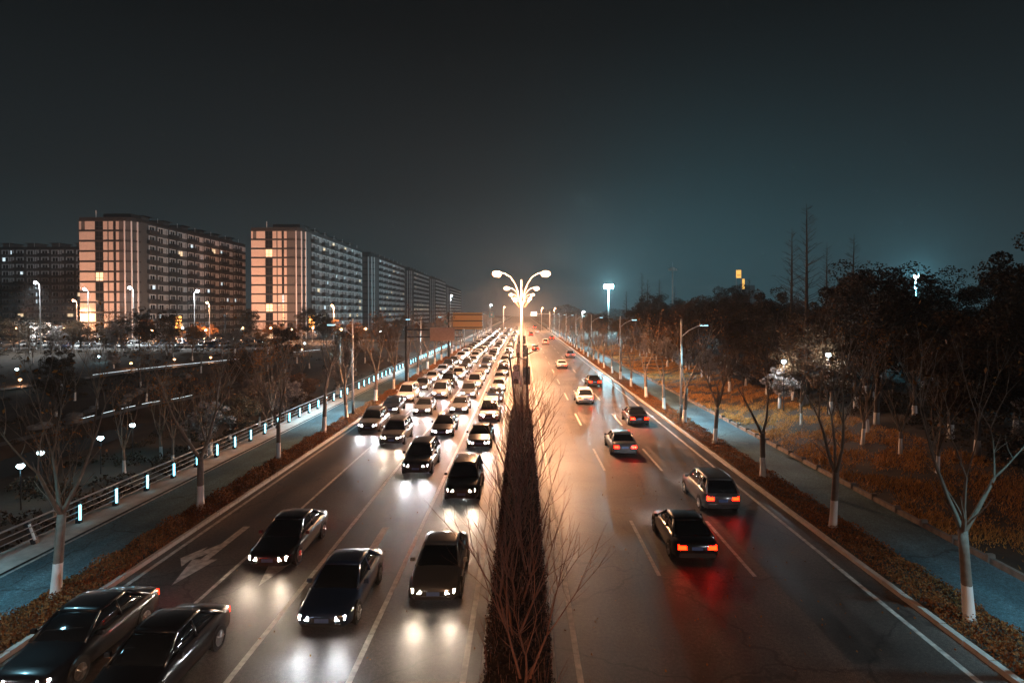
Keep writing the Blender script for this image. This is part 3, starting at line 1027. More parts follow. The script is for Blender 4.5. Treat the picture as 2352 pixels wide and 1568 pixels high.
b = MB(); b.box(-0.45, 0.45, -0.36, -0.305, H - 0.3, H + 0.28); b.build('flood_glass', M_flood, hh)
point_light('flood_light', (-0.6, -1.0, H), 60000, (0.25, 0.80, 1.0), t, 0.6)
# unlit mast
x, y, z = wp(1543, 620, 330)
t = thing('floodlight_mast', 'tall unlit pale mast with a ring of lamp boxes above the trees', 'floodlight', (x, y, gh(x, y)))
H = z - gh(x, y)
b = MB(); b.tube([(0, 0, 0), (0, 0, H * 0.5), (0, 0, H + 1.0)], [0.5, 0.4, 0.3], n=10); b.build('mast', M_whitepole, t, smooth=True)
b = MB(); b.tube([(0, 0, H + 1.0), (0, 0, H + 4.0)], [0.06, 0.03], n=6); b.build('lightning_rod', M_whitepole, t)
b = MB(); b.tube([(0, 0, H - 0.2), (0, 0, H + 0.9), (0, 0, H + 1.4)], [1.5, 1.5, 0.5], n=12); b.build('lamp_ring', M_steel, t, smooth=False)
for k in range(8):
    an = 2 * PI * k / 8
    b = MB(); b.box(-0.55, 0.55, -0.3, 0.3, -0.55, 0.55, bev=0.05)
    put('lamp_box', b.mesh('lamp_box', M_whitepole), t, (2.1 * math.cos(an), 2.1 * math.sin(an), H), (0, 0, an + PI / 2))

# garden lamps in the park on the left
def garden_lamp(i, x, y, hgt, warm, label):
    z0 = gh(x, y)
    t = thing('garden_lamp', label, 'garden lamp', (x, y, z0), 0, 'garden lamps in the park')
    b = MB(); b.tube([(0, 0, -0.1), (0, 0, hgt - 0.15)], [0.05, 0.04], n=7); b.build('post', M_dark, t)
    b = MB(); b.tube([(0, 0, hgt + 0.17), (0, 0, hgt + 0.24)], [0.2, 0.06], n=12); b.build('cap', M_dark, t, smooth=True)
    b = MB(); b.tube([(0, 0, hgt - 0.18), (0, 0, hgt - 0.10), (0, 0, hgt), (0, 0, hgt + 0.1), (0, 0, hgt + 0.165)], [0.09, 0.2, 0.25, 0.2, 0.09], n=14); b.build('lamp_glass', M_gwarm if warm else M_gcool, t, smooth=True)
    point_light('lamp_light', (0, 0, hgt - 0.35), 240 if warm else 150, WARM if warm else COOL, t, 0.1)

M_gwarm = mat('warm garden glass', (1, 0.8, 0.6), 0.3, emit=(1.0, 0.45, 0.16), estr=5)
M_gcool = mat('cool garden glass', (0.9, 1, 1), 0.3, emit=(0.72, 0.95, 1.0), estr=8)
for i, a in enumerate([(-81.1, 113.4, 1.2, 0, 'white garden lamp behind the lit curving path on the left'), (-76.4, 89.2, 3.0, 0, 'white garden lamp at the left picture edge above an orange one'), (-77.8, 91.4, 1.0, 1, 'orange garden lamp at the left picture edge by the path'), (-70.4, 106.6, 1.0, 1, 'first orange lamp along the lit path from the left edge'), (-65.1, 111.0, 1.0, 1, 'second orange lamp along the lit path'), (-59.6, 113.6, 1.0, 1, 'third orange lamp along the lit path'), (-35.0, 49.0, 3.0, 0, 'white garden lamp low in the dark park right of the near tree'), (-35.8, 43.8, 3.0, 0, 'upper one of two white lamps low in the dark left corner of the park'), (-34.1, 40.0, 3.0, 0, 'lowest white garden lamp in the dark left corner of the park'), (-36.0, 54.6, 3.0, 0, 'small white lamp among dark park shrubs near the lower path'), (-43.8, 119.8, 3.0, 0, 'white garden lamp at the right end of the lit path'), (-47.1, 127.4, 1.0, 1, 'orange garden lamp at the right end of the lit path')]):
    garden_lamp(i, *a[:4], a[4])

for (x, y, hgt, lb) in ((27.9, 55, 5.4, 'bright white lamp among the trees of the right wood'), (25.2, 58, 4.8, 'white lamp left of the brighter one in the right wood'), (31, 96, 5.0, 'distant white lamp deep in the right wood')):
    z0 = gh(x, y)
    t = thing('garden_lamp', lb, 'garden lamp', (x, y, z0), 0, 'lamps in the right wood')
    b = MB(); b.tube([(0, 0, -0.1), (0, 0, hgt - 0.15)], [0.06, 0.045], n=7); b.build('post', M_dark, t)
    b = MB(); b.tube([(0, 0, hgt + 0.17), (0, 0, hgt + 0.24)], [0.2, 0.06], n=12); b.build('cap', M_dark, t, smooth=True)
    b = MB(); b.tube([(0, 0, hgt - 0.18), (0, 0, hgt - 0.10), (0, 0, hgt), (0, 0, hgt + 0.1), (0, 0, hgt + 0.165)], [0.09, 0.2, 0.25, 0.2, 0.09], n=14); b.build('lamp_glass', M_gcool, t, smooth=True)
    point_light('lamp_light', (0, 0, hgt - 0.4), 800, (0.85, 0.95, 1.0), t, 0.15)
for i, (x, y, hgt, wm) in enumerate([(-146, 170.5, 4.2, 1), (-137, 170, 3.6, 1), (-131, 169.5, 4.2, 1), (-106, 170, 3.6, 1), (-97, 169.5, 4.2, 0), (-91, 171, 3.6, 1), (-84, 179, 4.0, 1), (-76, 180, 4.0, 1), (-69, 178, 3.6, 1), (-61, 174, 4.2, 1), (-56, 168, 3.6, 0), (-50, 165, 4.0, 1), (-45, 172, 4.0, 1), (-38, 160, 3.6, 0)]):
    t = thing('courtyard_lamp', 'small %s lamp behind the car park, %s from the left' % ('orange' if wm else 'white', ordw(i + 1)), 'lamp', (x, y, gh(x, y)), 0, 'small lamps behind the car park')
    b = MB(); b.tube([(0, 0, -0.1), (0, 0, hgt - 0.2)], [0.06, 0.045], n=7); b.build('post', M_dark, t)
    b = MB(); b.tube([(0, 0, hgt - 0.3), (0, 0, hgt - 0.15), (0, 0, hgt), (0, 0, hgt + 0.15), (0, 0, hgt + 0.28)], [0.12, 0.3, 0.36, 0.3, 0.12], n=12); b.build('lamp_glass', M_gwarm if wm else M_gcool, t, smooth=True)
    point_light('lamp_light', (0, -0.6, hgt), 1600 if wm else 900, WARM if wm else WHT, t, 0.3)
# ------------------------------------------------------------------ park paths, stream, stones
def ribbon(name, pts, wd, m, lift, kind='structure', side=0.0):
    b = MB()
    fine = []
    for i in range(len(pts) - 1):
        for k in range(6):
            t_ = k / 6
            fine.append((pts[i][0] * (1 - t_) + pts[i + 1][0] * t_, pts[i][1] * (1 - t_) + pts[i + 1][1] * t_))
    fine.append(pts[-1])
    vs = []
    for i, (x, y) in enumerate(fine):
        a = fine[max(i - 1, 0)]; c = fine[min(i + 1, len(fine) - 1)]
        d = Vector((c[0] - a[0], c[1] - a[1], 0)).normalized()
        nn = Vector((-d.y, d.x, 0))
        p, q = Vector((x, y, 0)) + nn * (side + wd / 2), Vector((x, y, 0)) + nn * (side - wd / 2)
        zc = max(gh(p.x, p.y), gh(q.x, q.y), gh(x, y)) + lift
        vs.append(((p.x, p.y, zc), (q.x, q.y, zc)))
    for i in range(len(vs) - 1):
        b.poly([vs[i][1], vs[i + 1][1], vs[i + 1][0], vs[i][0]])
    o = b.build(name, m)
    return struct(o, kind)

P1 = [(-95, 74), (-86, 82), (-78.6, 90.2), (-75.4, 94.4), (-72.2, 99.4), (-68.3, 104.6), (-63.5, 109.4), (-58.2, 114.6), (-54.9, 118.2), (-49.5, 128.8), (-45.8, 139.2)]
M_ppath = mat('park paving', (0.07, 0.06, 0.055), 0.7, var=0.2)
ribbon('path', P1, 3.0, M_ppath, 0.06, side=-1.6)
def led_line(name, pts, label, gaps=False):
    t = thing(name, label, 'light strip', (0, 0, 0))
    fine = []
    for i in range(len(pts) - 1):
        for k in range(5):
            fine.append(tuple(pts[i][j] * (1 - k / 5) + pts[i + 1][j] * k / 5 for j in (0, 1)))
    for i in range(len(fine) - 1):
        if gaps and i % 3 == 2:
            continue
        a, c = fine[i], fine[i + 1]
        za, zc = gh(*a) + 0.22, gh(*c) + 0.22
        b = MB(); b.tube([(a[0], a[1], za), (c[0], c[1], zc)], 0.028, n=6)
        b.build('light_segment', M_led, t)
led_line('path_light_strip', P1[4:9], 'thin white light strip along the upper curving park path')
led_line('path_light_strip', P1[9:], 'short white light strip where the park path nears the car park')
led_line('path_light_strip', [(-53.3, 71.4), (-52.7, 76.4), (-51.8, 82.0), (-49.1, 91.0)], 'broken white light strip along the lower park path by the stream', True)
ribbon('path', [(-54, 55), (-53.3, 71.4), (-52.7, 76.4), (-51.8, 82.0), (-49.1, 91.0), (-46, 104)], 1.6, M_ppath, 0.05, side=-0.9)
M_water = mat('dark water', (0.01, 0.014, 0.016), 0.6, bump=0.5, bscale=3, spec=0.08)
b = MB()
for i in range(10):
    ya, yb = 12 + i * 8, 20 + i * 8
    b.poly([(-46.5 - 0.05 * ya, ya, -4.1), (-41.5 - 0.05 * ya, ya, -4.1), (-41.5 - 0.05 * yb, yb, -4.1), (-46.5 - 0.05 * yb, yb, -4.1)])
struct(b.build('stream_water', M_water))
M_rock = mat('river stone', (0.16, 0.16, 0.16), 0.85, var=0.3, vscale=2)
for i in range(16):
    bm = bmesh.new()
    bmesh.ops.create_icosphere(bm, subdivisions=2, radius=1)
    rr = random.Random(i)
    for v in bm.verts:
        v.co *= 1 + rr.uniform(-0.16, 0.16)
        v.co.z *= 0.55
    me = bpy.data.meshes.new('boulder'); bm.to_mesh(me); bm.free(); me.materials.append(M_rock)
    y = 66 + i * 2.2 + rr.uniform(-0.8, 0.8)
    x = -52.5 + rr.uniform(-3.2, -1.0) - 0.05 * (y - 70)
    s = rr.uniform(0.5, 1.05)
    o = put('boulder', me, None, (x, y, gh(x, y) + 0.15), (0, 0, rr.uniform(0, 6)), (s, s * 1.2, s))
    tag(o, 'grey boulder on the stream bank beyond the lower lit path, %s from the camera' % ordw(i + 1), 'boulder', 'boulders by the stream')

# ------------------------------------------------------------------ signs over the left road
M_signback = mat('sign back sheet', (0.34, 0.24, 0.20), 0.6, var=0.1)
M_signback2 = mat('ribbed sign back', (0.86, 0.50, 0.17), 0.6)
t = thing('gantry_sign', 'brown backed sign board on a dark cantilever post left of the road', 'road sign', (-16.1, 83, 0.12))
b = MB(); b.tube([(0, 0, 0), (0, 0, 7.85)], [0.22, 0.18], n=12); b.build('post', M_dark, t, smooth=True)
for z in (7.35, 6.35):
    b = MB(); b.tube([(0, 0, z), (7.8, 0, z)], [0.11, 0.08], n=8); b.build('arm', M_dark, t, smooth=True)
b = MB(); b.box(3.4, 6.7, 0.13, 0.19, 5.85, 7.6); b.box(3.34, 6.76, 0.115, 0.205, 5.80, 5.85); b.box(3.34, 6.76, 0.115, 0.205, 7.6, 7.65)
b.box(3.34, 3.4, 0.115, 0.205, 5.85, 7.6); b.box(6.7, 6.76, 0.115, 0.205, 5.85, 7.6)
b.v = [(x, y - 0.34, z) for x, y, z in b.v]
b.build('sign_board', M_signback, t)
t = thing('gantry_sign', 'large orange lit ribbed back of a road sign near the junction', 'road sign', (-15.7, 128, 0.12))
b = MB(); b.tube([(0, 0, 0), (0, 0, 9.7)], [0.27, 0.22], n=12); b.build('post', M_dark, t, smooth=True)
b = MB(); b.box(0.9, 7.2, 0.0, 0.06, 6.1, 9.6); sb_ = b.build('sign_board', M_signback2, t)
for k in range(13):
    b = MB(); x = 1.05 + k * 0.5; b.box(x, x + 0.09, -0.09, -0.002, 6.12, 9.58); b.build('rib', M_signback2, sb_)
for z in (6.35, 7.75, 9.1):
    b = MB(); b.box(0, 7.3, -0.30, -0.10, z, z + 0.2); b.build('beam', M_dark, t)
M_green = mat('green sign sheet', (0.06, 0.22, 0.24), 0.4)
M_white_sheet = mat('white lit sign face', (0.8, 0.85, 0.85), 0.5, emit=(0.85, 0.95, 1.0), estr=0.8)
M_bluep = mat('blue print', (0.12, 0.3, 0.36), 0.5)
for (px0, px1, py0, py1, Y, lb, cat) in ((1123, 1135, 717, 729, 240, 'small green road sign left of the road far away', 'road sign'), (1020, 1034, 728, 746, 136, 'small teal sign panels beside the orange sign board', 'road sign')):
    x0, _, z1 = wp(px0, py0, Y); x1, _, z0 = wp(px1, py1, Y)
    t = thing('road_sign', lb, cat, ((x0 + x1) / 2, Y, 0.0))
    b = MB(); b.tube([(0, 0.1, 0), (0, 0.1, z1)], 0.1, n=8); b.build('post', M_steel, t)
    hw = (x1 - x0) / 2
    b = MB(); b.box(-hw, hw, -0.06, 0, z0, z1); s_ = b.build('sign_board', M_green, t)
    b = MB(); b.box(-hw * 0.3, hw * 0.3, -0.068, -0.062, z0 + (z1 - z0) * 0.3, z0 + (z1 - z0) * 0.75); b.build('print', M_print, s_)
x0, Y, z1 = wp(1219, 716, 300); x1, _, z0 = wp(1233, 725, 300)
t = thing('overhead_sign', 'white lit overhead sign with faint blue print far along the right road', 'road sign', (13.9, Y, 0.0))
b = MB(); b.tube([(0, 0.2, 0), (0, 0.2, z1)], [0.25, 0.2], n=10); b.build('post', M_steel, t, smooth=True)
b = MB(); b.tube([(0, 0.2, (z0 + z1) / 2), (x0 - 13.9, 0.2, (z0 + z1) / 2)], 0.12, n=8); b.build('arm', M_steel, t)
b = MB(); b.box(x0 - 13.9, x1 - 13.9, 0.0, 0.06, z0, z1); s_ = b.build('sign_board', M_white_sheet, t)
b = MB()
for k in range(6):
    xa = x0 - 13.9 + 0.2 + 0.42 * k
    b.box(xa, xa + 0.3, -0.01, -0.002, z0 + 0.9, z1 - 0.3)
b.build('print', M_bluep, s_)

# ------------------------------------------------------------------ vehicles
M_carpaint = mat('car paint', (0.5, 0.5, 0.5), 0.28, objcol=True, coat=0.8)
M_glass = mat('car window', (0.01, 0.012, 0.014), 0.06, spec=0.8)
M_tyre = mat('tyre rubber', (0.012, 0.012, 0.012), 0.8)
M_rim = mat('alloy rim', (0.45, 0.45, 0.46), 0.3, metal=0.8)
M_trim = mat('black trim', (0.015, 0.015, 0.016), 0.5)
M_head = mat('headlight glass', (1, 1, 1), 0.2, emit=(1.0, 0.97, 0.93), estr=650)
M_head2 = mat('warm headlight glass', (1, 0.9, 0.8), 0.2, emit=(1.0, 0.80, 0.58), estr=480)
M_tail = mat('tail light glass', (0.6, 0.05, 0.02), 0.25, emit=(1.0, 0.0055, 0.0006), estr=42)
M_plate = mat('number plate', (0.10, 0.18, 0.42), 0.4)

def loft(stations, ring):
    """stations: list of params -> ring(params) list of (x,y,z) for the right half going bottom-centre to top-centre"""
    b = MB()
    rings = []
    for s in stations:
        half = ring(s)
        full = half + [(-x, y, z) for x, y, z in reversed(half[1:-1])]
        rings.append(full)
    n = len(rings[0])
    for r in rings:
        b.v += r
    for i in range(len(rings) - 1):
        for k in range(n):
            k2 = (k + 1) % n
            b.f.append((i * n + k, i * n + k2, (i + 1) * n + k2, (i + 1) * n + k)); b.m.append(0)
    b.f.append(tuple(range(n - 1, -1, -1))); b.m.append(0)
    b.f.append(tuple((len(rings) - 1) * n + k for k in range(n))); b.m.append(0)
    return b

def bevel_mesh(me, wd, seg=2, angle=35):
    bm = bmesh.new(); bm.from_mesh(me)
    bmesh.ops.recalc_face_normals(bm, faces=bm.faces)
    bm.to_mesh(me); bm.free()
    return me

def car_kind(kind):
    """nose towards -y, wheels on z=0"""
    K = {'sedan': dict(L=4.6, W=0.90, belt=0.93, hood=0.80, roof=1.44, c0=-1.05, c1=1.72, r0=-0.25, r1=0.95, tail=0.98),
         'suv': dict(L=4.5, W=0.93, belt=1.06, hood=0.98, roof=1.68, c0=-1.05, c1=2.12, r0=-0.40, r1=1.75, tail=1.05),
         'van': dict(L=4.8, W=0.94, belt=1.12, hood=0.98, roof=1.84, c0=-1.55, c1=2.33, r0=-0.75, r1=2.05, tail=1.12)}[kind]
    h = K['L'] / 2
    W, belt, hood, tail = K['W'], K['belt'], K['hood'], K['tail']
    st = [(-h, W * 0.74, 0.34, hood * 0.80), (-h + 0.10, W * 0.86, 0.24, hood * 0.88), (-h + 0.35, W * 0.95, 0.19, hood * 0.95), (-h + 0.9, W, 0.18, hood), (K['c0'], W, 0.18, belt - 0.02), (0, W, 0.18, belt), (h * 0.45, W, 0.18, belt + 0.02), (h - 0.55, W * 0.99, 0.19, tail), (h - 0.15, W * 0.94, 0.26, tail - 0.03), (h, W * 0.84, 0.36, tail - 0.12)]
    def ring(s):
        y, w_, zb, zt = s
        return [(0, y, zb), (w_ * 0.82, y, zb), (w_ * 0.97, y, zb + 0.10), (w_, y, zb + (zt - zb) * 0.5), (w_ * 0.985, y, zb + (zt - zb) * 0.72), (w_ * 0.93, y, zt - 0.04), (w_ * 0.80, y, zt), (0, y, zt + 0.025)]
    body = bevel_mesh(loft(st, ring).mesh('body', M_carpaint, smooth=True), 0)
    # glasshouse: dark glass frustum; painted roof and pillars
    zr, zb = K['roof'] - 0.07, belt - 0.03
    c0, c1, r0, r1 = K['c0'], K['c1'], K['r0'], K['r1']
    wl, wt = W * 0.86, W * 0.66
    gs = [(c0, 0.02, 0.88), (c0 + 0.33 * (r0 - c0), 0.38, 0.95), (c0 + 0.7 * (r0 - c0), 0.76, 0.99), (r0 + 0.1, 0.97, 1.0), ((r0 + r1) / 2, 1.0, 1.01), (r1 - 0.05, 0.97, 1.0), (r1 + 0.45 * (c1 - r1), 0.66, 0.98), (r1 + 0.8 * (c1 - r1), 0.28, 0.95), (c1, 0.02, 0.9)]
    def gring(q):
        y_, f_, k_ = q
        zt_ = zb + (zr - zb) * f_
        wt_ = (wl + (wt - wl) * f_) * k_
        return [(0, y_, zb - 0.02), (wl * k_, y_, zb - 0.02), (wl * k_ * 0.5 + wt_ * 0.5 + 0.025, y_, (zb + zt_) / 2), (wt_, y_, zt_ - 0.01), (wt_ * 0.8, y_, zt_ + 0.015), (0, y_, zt_ + 0.035)]
    glass = bevel_mesh(loft(gs, gring).mesh('windows', M_glass, smooth=True), 0)
    rs = [(r0 - 0.02, wt * 0.94, zr + 0.03), (r0 + 0.2, wt + 0.03, zr + 0.055), ((r0 + r1) / 2, wt + 0.045, zr + 0.08), (r1 - 0.15, wt + 0.035, zr + 0.06), (r1 + 0.06, wt * 0.95, zr + 0.02)]
    rb = loft(rs, lambda s: [(0, s[0], s[2] - 0.05), (s[1], s[0], s[2] - 0.06), (s[1] + 0.01, s[0], s[2] - 0.02), (s[1] * 0.8, s[0], s[2] + 0.0), (0, s[0], s[2] + 0.015)])
    roof = bevel_mesh(rb.mesh('roof', M_carpaint, smooth=True), 0)
    pil = []
    for sg in (-1, 1):
        ym = (r0 + r1) / 2 + 0.05
        runs = [((sg * wl, c0 - 0.02, zb), (sg * (wt + 0.01), r0, zr), 0.045, 0.035), ((sg * (wl + 0.01), c1, zb), (sg * (wt + 0.01), r1, zr), 0.07, 0.05), ((sg * (wl + 0.005), ym, zb), (sg * (wt + 0.015), ym, zr), 0.045, 0.035)]
        if kind != 'sedan':
            runs.append(((sg * (wl + 0.005), r1 - 0.55, zb), (sg * (wt + 0.015), r1 - 0.6, zr), 0.045, 0.035))
        for a_, b_, ra, rb_ in runs:
            p = MB(); p.tube([a_, b_], [ra, rb_], n=6)
            pil.append(p.mesh('pillar', M_carpaint, smooth=True))
    # wheels
    wh = MB(); wh.tube([(0.11, 0, 0), (-0.11, 0, 0)], 0.325, n=20)
    tyre = wh.mesh('tyre', M_tyre)
    wr = MB()
    wr.tube([(0.095, 0, 0), (0.118, 0, 0)], [0.22, 0.225], n=18)
    for k in range(5):
        an = 2 * PI * k / 5
        wr.tube([(0.122, 0.03 * math.cos(an), 0.03 * math.sin(an)), (0.126, 0.2 * math.cos(an), 0.2 * math.sin(an))], [0.035, 0.025], n=4)
    rim = wr.mesh('rim', M_rim)
    ar = MB(); ar.tube([(0.07, 0, 0), (-0.02, 0, 0)], 0.385, n=20)
    arch = ar.mesh('wheel_arch', M_trim)
    # lights
    zl = hood * 0.71
    hl = MB()
    hl.v = [(0, -h - 0.015, zl - 0.09), (0.29, -h + 0.02, zl - 0.07), (0.31, -h + 0.05, zl + 0.05), (0.02, -h - 0.0, zl + 0.04), (0, -h + 0.15, zl - 0.09), (0.29, -h + 0.2, zl - 0.07), (0.31, -h + 0.2, zl + 0.05), (0.02, -h + 0.15, zl + 0.04)]
    hl.f = [(0, 1, 2, 3), (4, 7, 6, 5), (0, 4, 5, 1), (1, 5, 6, 2), (2, 6, 7, 3), (3, 7, 4, 0)]; hl.m = [0] * 6
    head = [hl.mesh('headlight', M_head), hl.mesh('headlight', M_head2), hl.mesh('headlight', M_print)]
    ztl = tail - 0.25
    tl = MB(); tl.box(0, 0.34, h - 0.13, h + 0.012, ztl - 0.09, ztl + 0.10, bev=0.015)
    tailm = tl.mesh('tail_light', M_tail)
    gr = MB(); gr.box(-0.42, 0.42, -h - 0.012, -h + 0.08, 0.42, zl - 0.02, bev=0.01); gr.box(-0.62, 0.62, -h - 0.018, -h + 0.1, 0.28, 0.38)
    grille = gr.mesh('grille', M_trim)
    pf = MB(); pf.box(-0.22, 0.22, -h - 0.03, -h - 0.021, 0.42, 0.55)
    plate = pf.mesh('plate', M_plate)
    pr = MB(); pr.box(-0.22, 0.22, h + 0.001, h + 0.012, 0.62, 0.75)
    rplate = pr.mesh('plate', M_plate)
    mi = MB(); mi.box(0, 0.17, -0.06, 0.06, 0, 0.12, bev=0.02)
    mirror = mi.mesh('mirror', M_carpaint)
    bp = MB(); bp.box(-W * 0.8, W * 0.8, h - 0.08, h + 0.02, 0.33, 0.5, bev=0.02)
    bump = bp.mesh('rear_bumper', M_trim)
    return dict(K=K, h=h, body=body, glass=glass, roof=roof, pil=pil, tyre=tyre, rim=rim, arch=arch, head=head, tail=tailm, grille=grille, plate=plate, rplate=rplate, mirror=mirror, bump=bump)

CK = {k: car_kind(k) for k in ('sedan', 'suv', 'van')}
PAINT = {'white': (0.62, 0.62, 0.61, 1), 'black': (0.008, 0.008, 0.010, 1), 'silver': (0.30, 0.31, 0.32, 1), 'grey': (0.09, 0.095, 0.10, 1), 'dark blue': (0.012, 0.025, 0.06, 1), 'red': (0.22, 0.015, 0.012, 1), 'brown': (0.09, 0.055, 0.035, 1)}

def car(kind, colour, x, y, toward, label, group, warm=0, beam=0.0, detail=True, z=0.0, lit=True):
    D = CK[kind]
    K, h = D['K'], D['h']
    t = thing('car', label, 'car', (x, y, z), (0 if toward else PI) + rng.uniform(-0.012, 0.012), group)
    col = PAINT[colour]
    for nm, me_ in [('body', D['body']), ('roof', D['roof'])] + [('pillar', q) for q in D['pil']]:
        o = put(nm, me_, t); o.color = col
    put('windows', D['glass'], t)
    for sg in (-1, 1):
        for wy in (-h + 0.86, h - 0.92):
            wobj = put('wheel_arch', D['arch'], t, (sg * (K['W'] - 0.06), wy, 0.34), (0, 0, 0 if sg > 0 else PI)) if detail else None
            tw = put('tyre', D['tyre'], t, (sg * (K['W'] - 0.095), wy, 0.325), (0, 0, 0 if sg > 0 else PI))
            if detail:
                put('rim', D['rim'], tw)
        hd = put('headlight', D['head'][(1 if warm else 0) if lit else 2], t, (sg * 0.42, 0, 0))
        if sg < 0:
            hd.scale = (-1, 1, 1)
        tl = put('tail_light', D['tail'], t, (sg * (K['W'] * 0.84 - 0.335), 0.0, 0))
        if sg < 0:
            tl.scale = (-1, 1, 1)
        if detail:
            m_ = put('mirror', D['mirror'], t, (sg * (K['W'] - 0.02), K['c0'] + 0.35, K['belt'] + 0.02))
            m_.color = col
            if sg < 0:
                m_.scale = (-1, 1, 1)
    if detail:
        put('grille', D['grille'], t); put('plate', D['plate'], t); put('plate', D['rplate'], t); put('rear_bumper', D['bump'], t)
    if beam:
        for sg in ((-1, 1) if y < 75 else (0,)):
            spot_light('headlight_beam', (sg * 0.62, -h - 0.06, 0.66), (0, -1, -0.035), beam, (1.0, 0.80, 0.60) if warm else (0.92, 0.96, 1.0), 84, 1.0, t, 0.08)
    return t

LN = {1: (-12.8, 'kerbside lane'), 2: (-9.6, 'second lane from kerb'), 3: (-6.3, 'third lane from kerb'), 4: (-3.1, 'lane beside the median')}
near = {1: [(14.9, 'sedan', 'black', 0), (48.7, 'suv', 'grey', 0)],
        2: [(13.8, 'sedan', 'black', 0), (22.6, 'sedan', 'black', 1), (44, 'suv', 'grey', 1), (57, 'sedan', 'grey', 0), (68, 'van', 'silver', 0)],
        3: [(18.2, 'sedan', 'dark blue', 0), (36, 'suv', 'black', 0), (47, 'sedan', 'black', 0), (58, 'sedan', 'grey', 0), (68, 'suv', 'grey', 0)],
        4: [(20.0, 'sedan', 'grey', 1), (31, 'suv', 'black', 1), (43, 'sedan', 'black', 0), (53.6, 'van', 'white', 0), (65, 'sedan', 'dark blue', 0)]}
cols = ['white', 'white', 'black', 'silver', 'grey', 'dark blue', 'brown', 'grey', 'black', 'black']
for ln, (lx, lname) in LN.items():
    lst = list(near[ln])
    y = lst[-1][0] + 9
    while y < 330:
        lst.append((y, rng.choice(['sedan', 'sedan', 'suv', 'suv', 'van']), rng.choice(cols), 1 if rng.random() < 0.15 else 0))
        y += rng.uniform(7.0, 10.5) * (1.0 if y < 160 else 1.35)
    for i, (yf, kd, co, wm) in enumerate(lst):
        x = lx + rng.uniform(-0.15, 0.15)
        if abs(yf - 13.8) < 0.01:
            x = -9.9
        beam = 300 if 12 < yf < 75 else (900 if yf < 130 else (4200 if i % 2 else 0))
        lab = '%s %s, headlights on, in the %s, %s from the camera' % (co, kd, lname, ordw(i + 1))
        car(kd, co, x, yf + CK[kd]['h'], True, lab, 'oncoming cars on the left road', wm, beam, detail=yf < 110)
for i, (x, yr, kd, co) in enumerate([(6.9, 23.5, 'sedan', 'black'), (9.9, 29.5, 'suv', 'grey'), (7.1, 41, 'sedan', 'grey'), (10.2, 52, 'sedan', 'black'), (6.8, 64, 'suv', 'white'), (9.6, 79, 'sedan', 'black'), (7.0, 104, 'sedan', 'white'), (10.4, 128, 'suv', 'silver'), (3.5, 152, 'sedan', 'black'), (7.0, 178, 'van', 'white'), (10.5, 210, 'sedan', 'grey'), (3.6, 242, 'suv', 'black'), (7.0, 275, 'sedan', 'white'), (3.4, 310, 'sedan', 'silver'), (7.2, 350, 'van', 'grey')]):
    car(kd, co, x, yr + CK[kd]['h'], False, '%s %s with red tail lights on the right road, %s from the camera' % (co, kd, ordw(i + 1)), 'cars driving away on the right road', 0, 320 if yr < 140 else 0, detail=yr < 110)

# parked cars
struct(put('parking_lot', (lambda b: (b.poly([(-160, 139, 1.06), (-58, 139, 1.06), (-58, 168, 1.06), (-160, 168, 1.06)]), b.mesh('parking_lot', M_lot))[1])(MB())))
def parked_mesh(kind):
    D = CK[kind]
    bm = bmesh.new()
    mats = []
    def add(me, mtx):
        mi = len(mats); mats.append(me.materials[0])
        n0 = len(bm.faces)
        tmp = me.copy(); tmp.transform(mtx)
        bm.from_mesh(tmp); bpy.data.meshes.remove(tmp)
        bm.faces.ensure_lookup_table()
        for f in bm.faces[n0:]:
            f.material_index = mi
    I = Matrix.Identity(4)
    for me_ in [D['body'], D['glass'], D['roof']] + D['pil']:
        add(me_, I)
    for sg in (-1, 1):
        for wy in (-D['h'] + 0.86, D['h'] - 0.92):
            add(D['tyre'], Matrix.Translation((sg * (D['K']['W'] - 0.095), wy, 0.325)))
    me = bpy.data.meshes.new('parked_car'); bm.to_mesh(me); bm.free()
    for m in mats:
        me.materials.append(m)
    return me
PK = {k: parked_mesh(k) for k in CK}
for row, y in enumerate((143.5, 150.5, 159.5, 165.5)):
    x = -66.0
    k = 0
    while x > -150:
        if rng.random() < 0.82:
            k += 1
            kd = rng.choice(['sedan', 'suv', 'sedan', 'van']); co = rng.choice(cols)
            o = put('parked_car', PK[kd], None, (x + rng.uniform(-0.15, 0.15), y, 1.06), (0, 0, rng.choice((0, PI))))
            o.color = PAINT[co]
            tag(o, 'parked %s %s in the %s car park row, %s from its right end' % (co, kd, ordw(row + 1), ordw(k)), 'car', 'parked cars left of the road')
        x -= 2.75

# kiosks and lit boards by the car park
M_lit = mat('lit white screen', (1, 1, 1), 0.4, emit=(0.95, 1.0, 1.0), estr=3.2)
M_litblue = mat('lit blue panel', (0.1, 0.4, 0.6), 0.4, emit=(0.03, 0.30, 0.45), estr=1.4)
M_litwarm = mat('lit orange lantern', (1, 0.5, 0.2), 0.4, emit=(1.0, 0.42, 0.08), estr=3.5)
M_plaster = mat('plaster wall', (0.45, 0.38, 0.33), 0.8, var=0.1)
x0, Y, z1 = wp(93, 751, 172); x1, _, z0 = wp(122, 766, 172)
t = thing('kiosk', 'small building with a glowing white front behind the car park', 'kiosk', ((x0 + x1) / 2, Y, 1.0))
hw = (x1 - x0) / 2
b = MB(); b.box(-hw - 0.6, hw + 0.6, 0.1, 5, 0, z1 + 0.4 - 1.0); b.build('wall', M_plaster, t)
b = MB(); b.box(-hw - 1, hw + 1, -0.6, 5.4, z1 + 0.4 - 1.0, z1 + 0.7 - 1.0, bev=0.1); b.build('roof', M_dark, t)
b = MB(); b.box(-hw, hw, -0.02, 0.098, max(0.2, z0 - 1.0), z1 - 1.0); b.build('lit_front', M_lit, t)
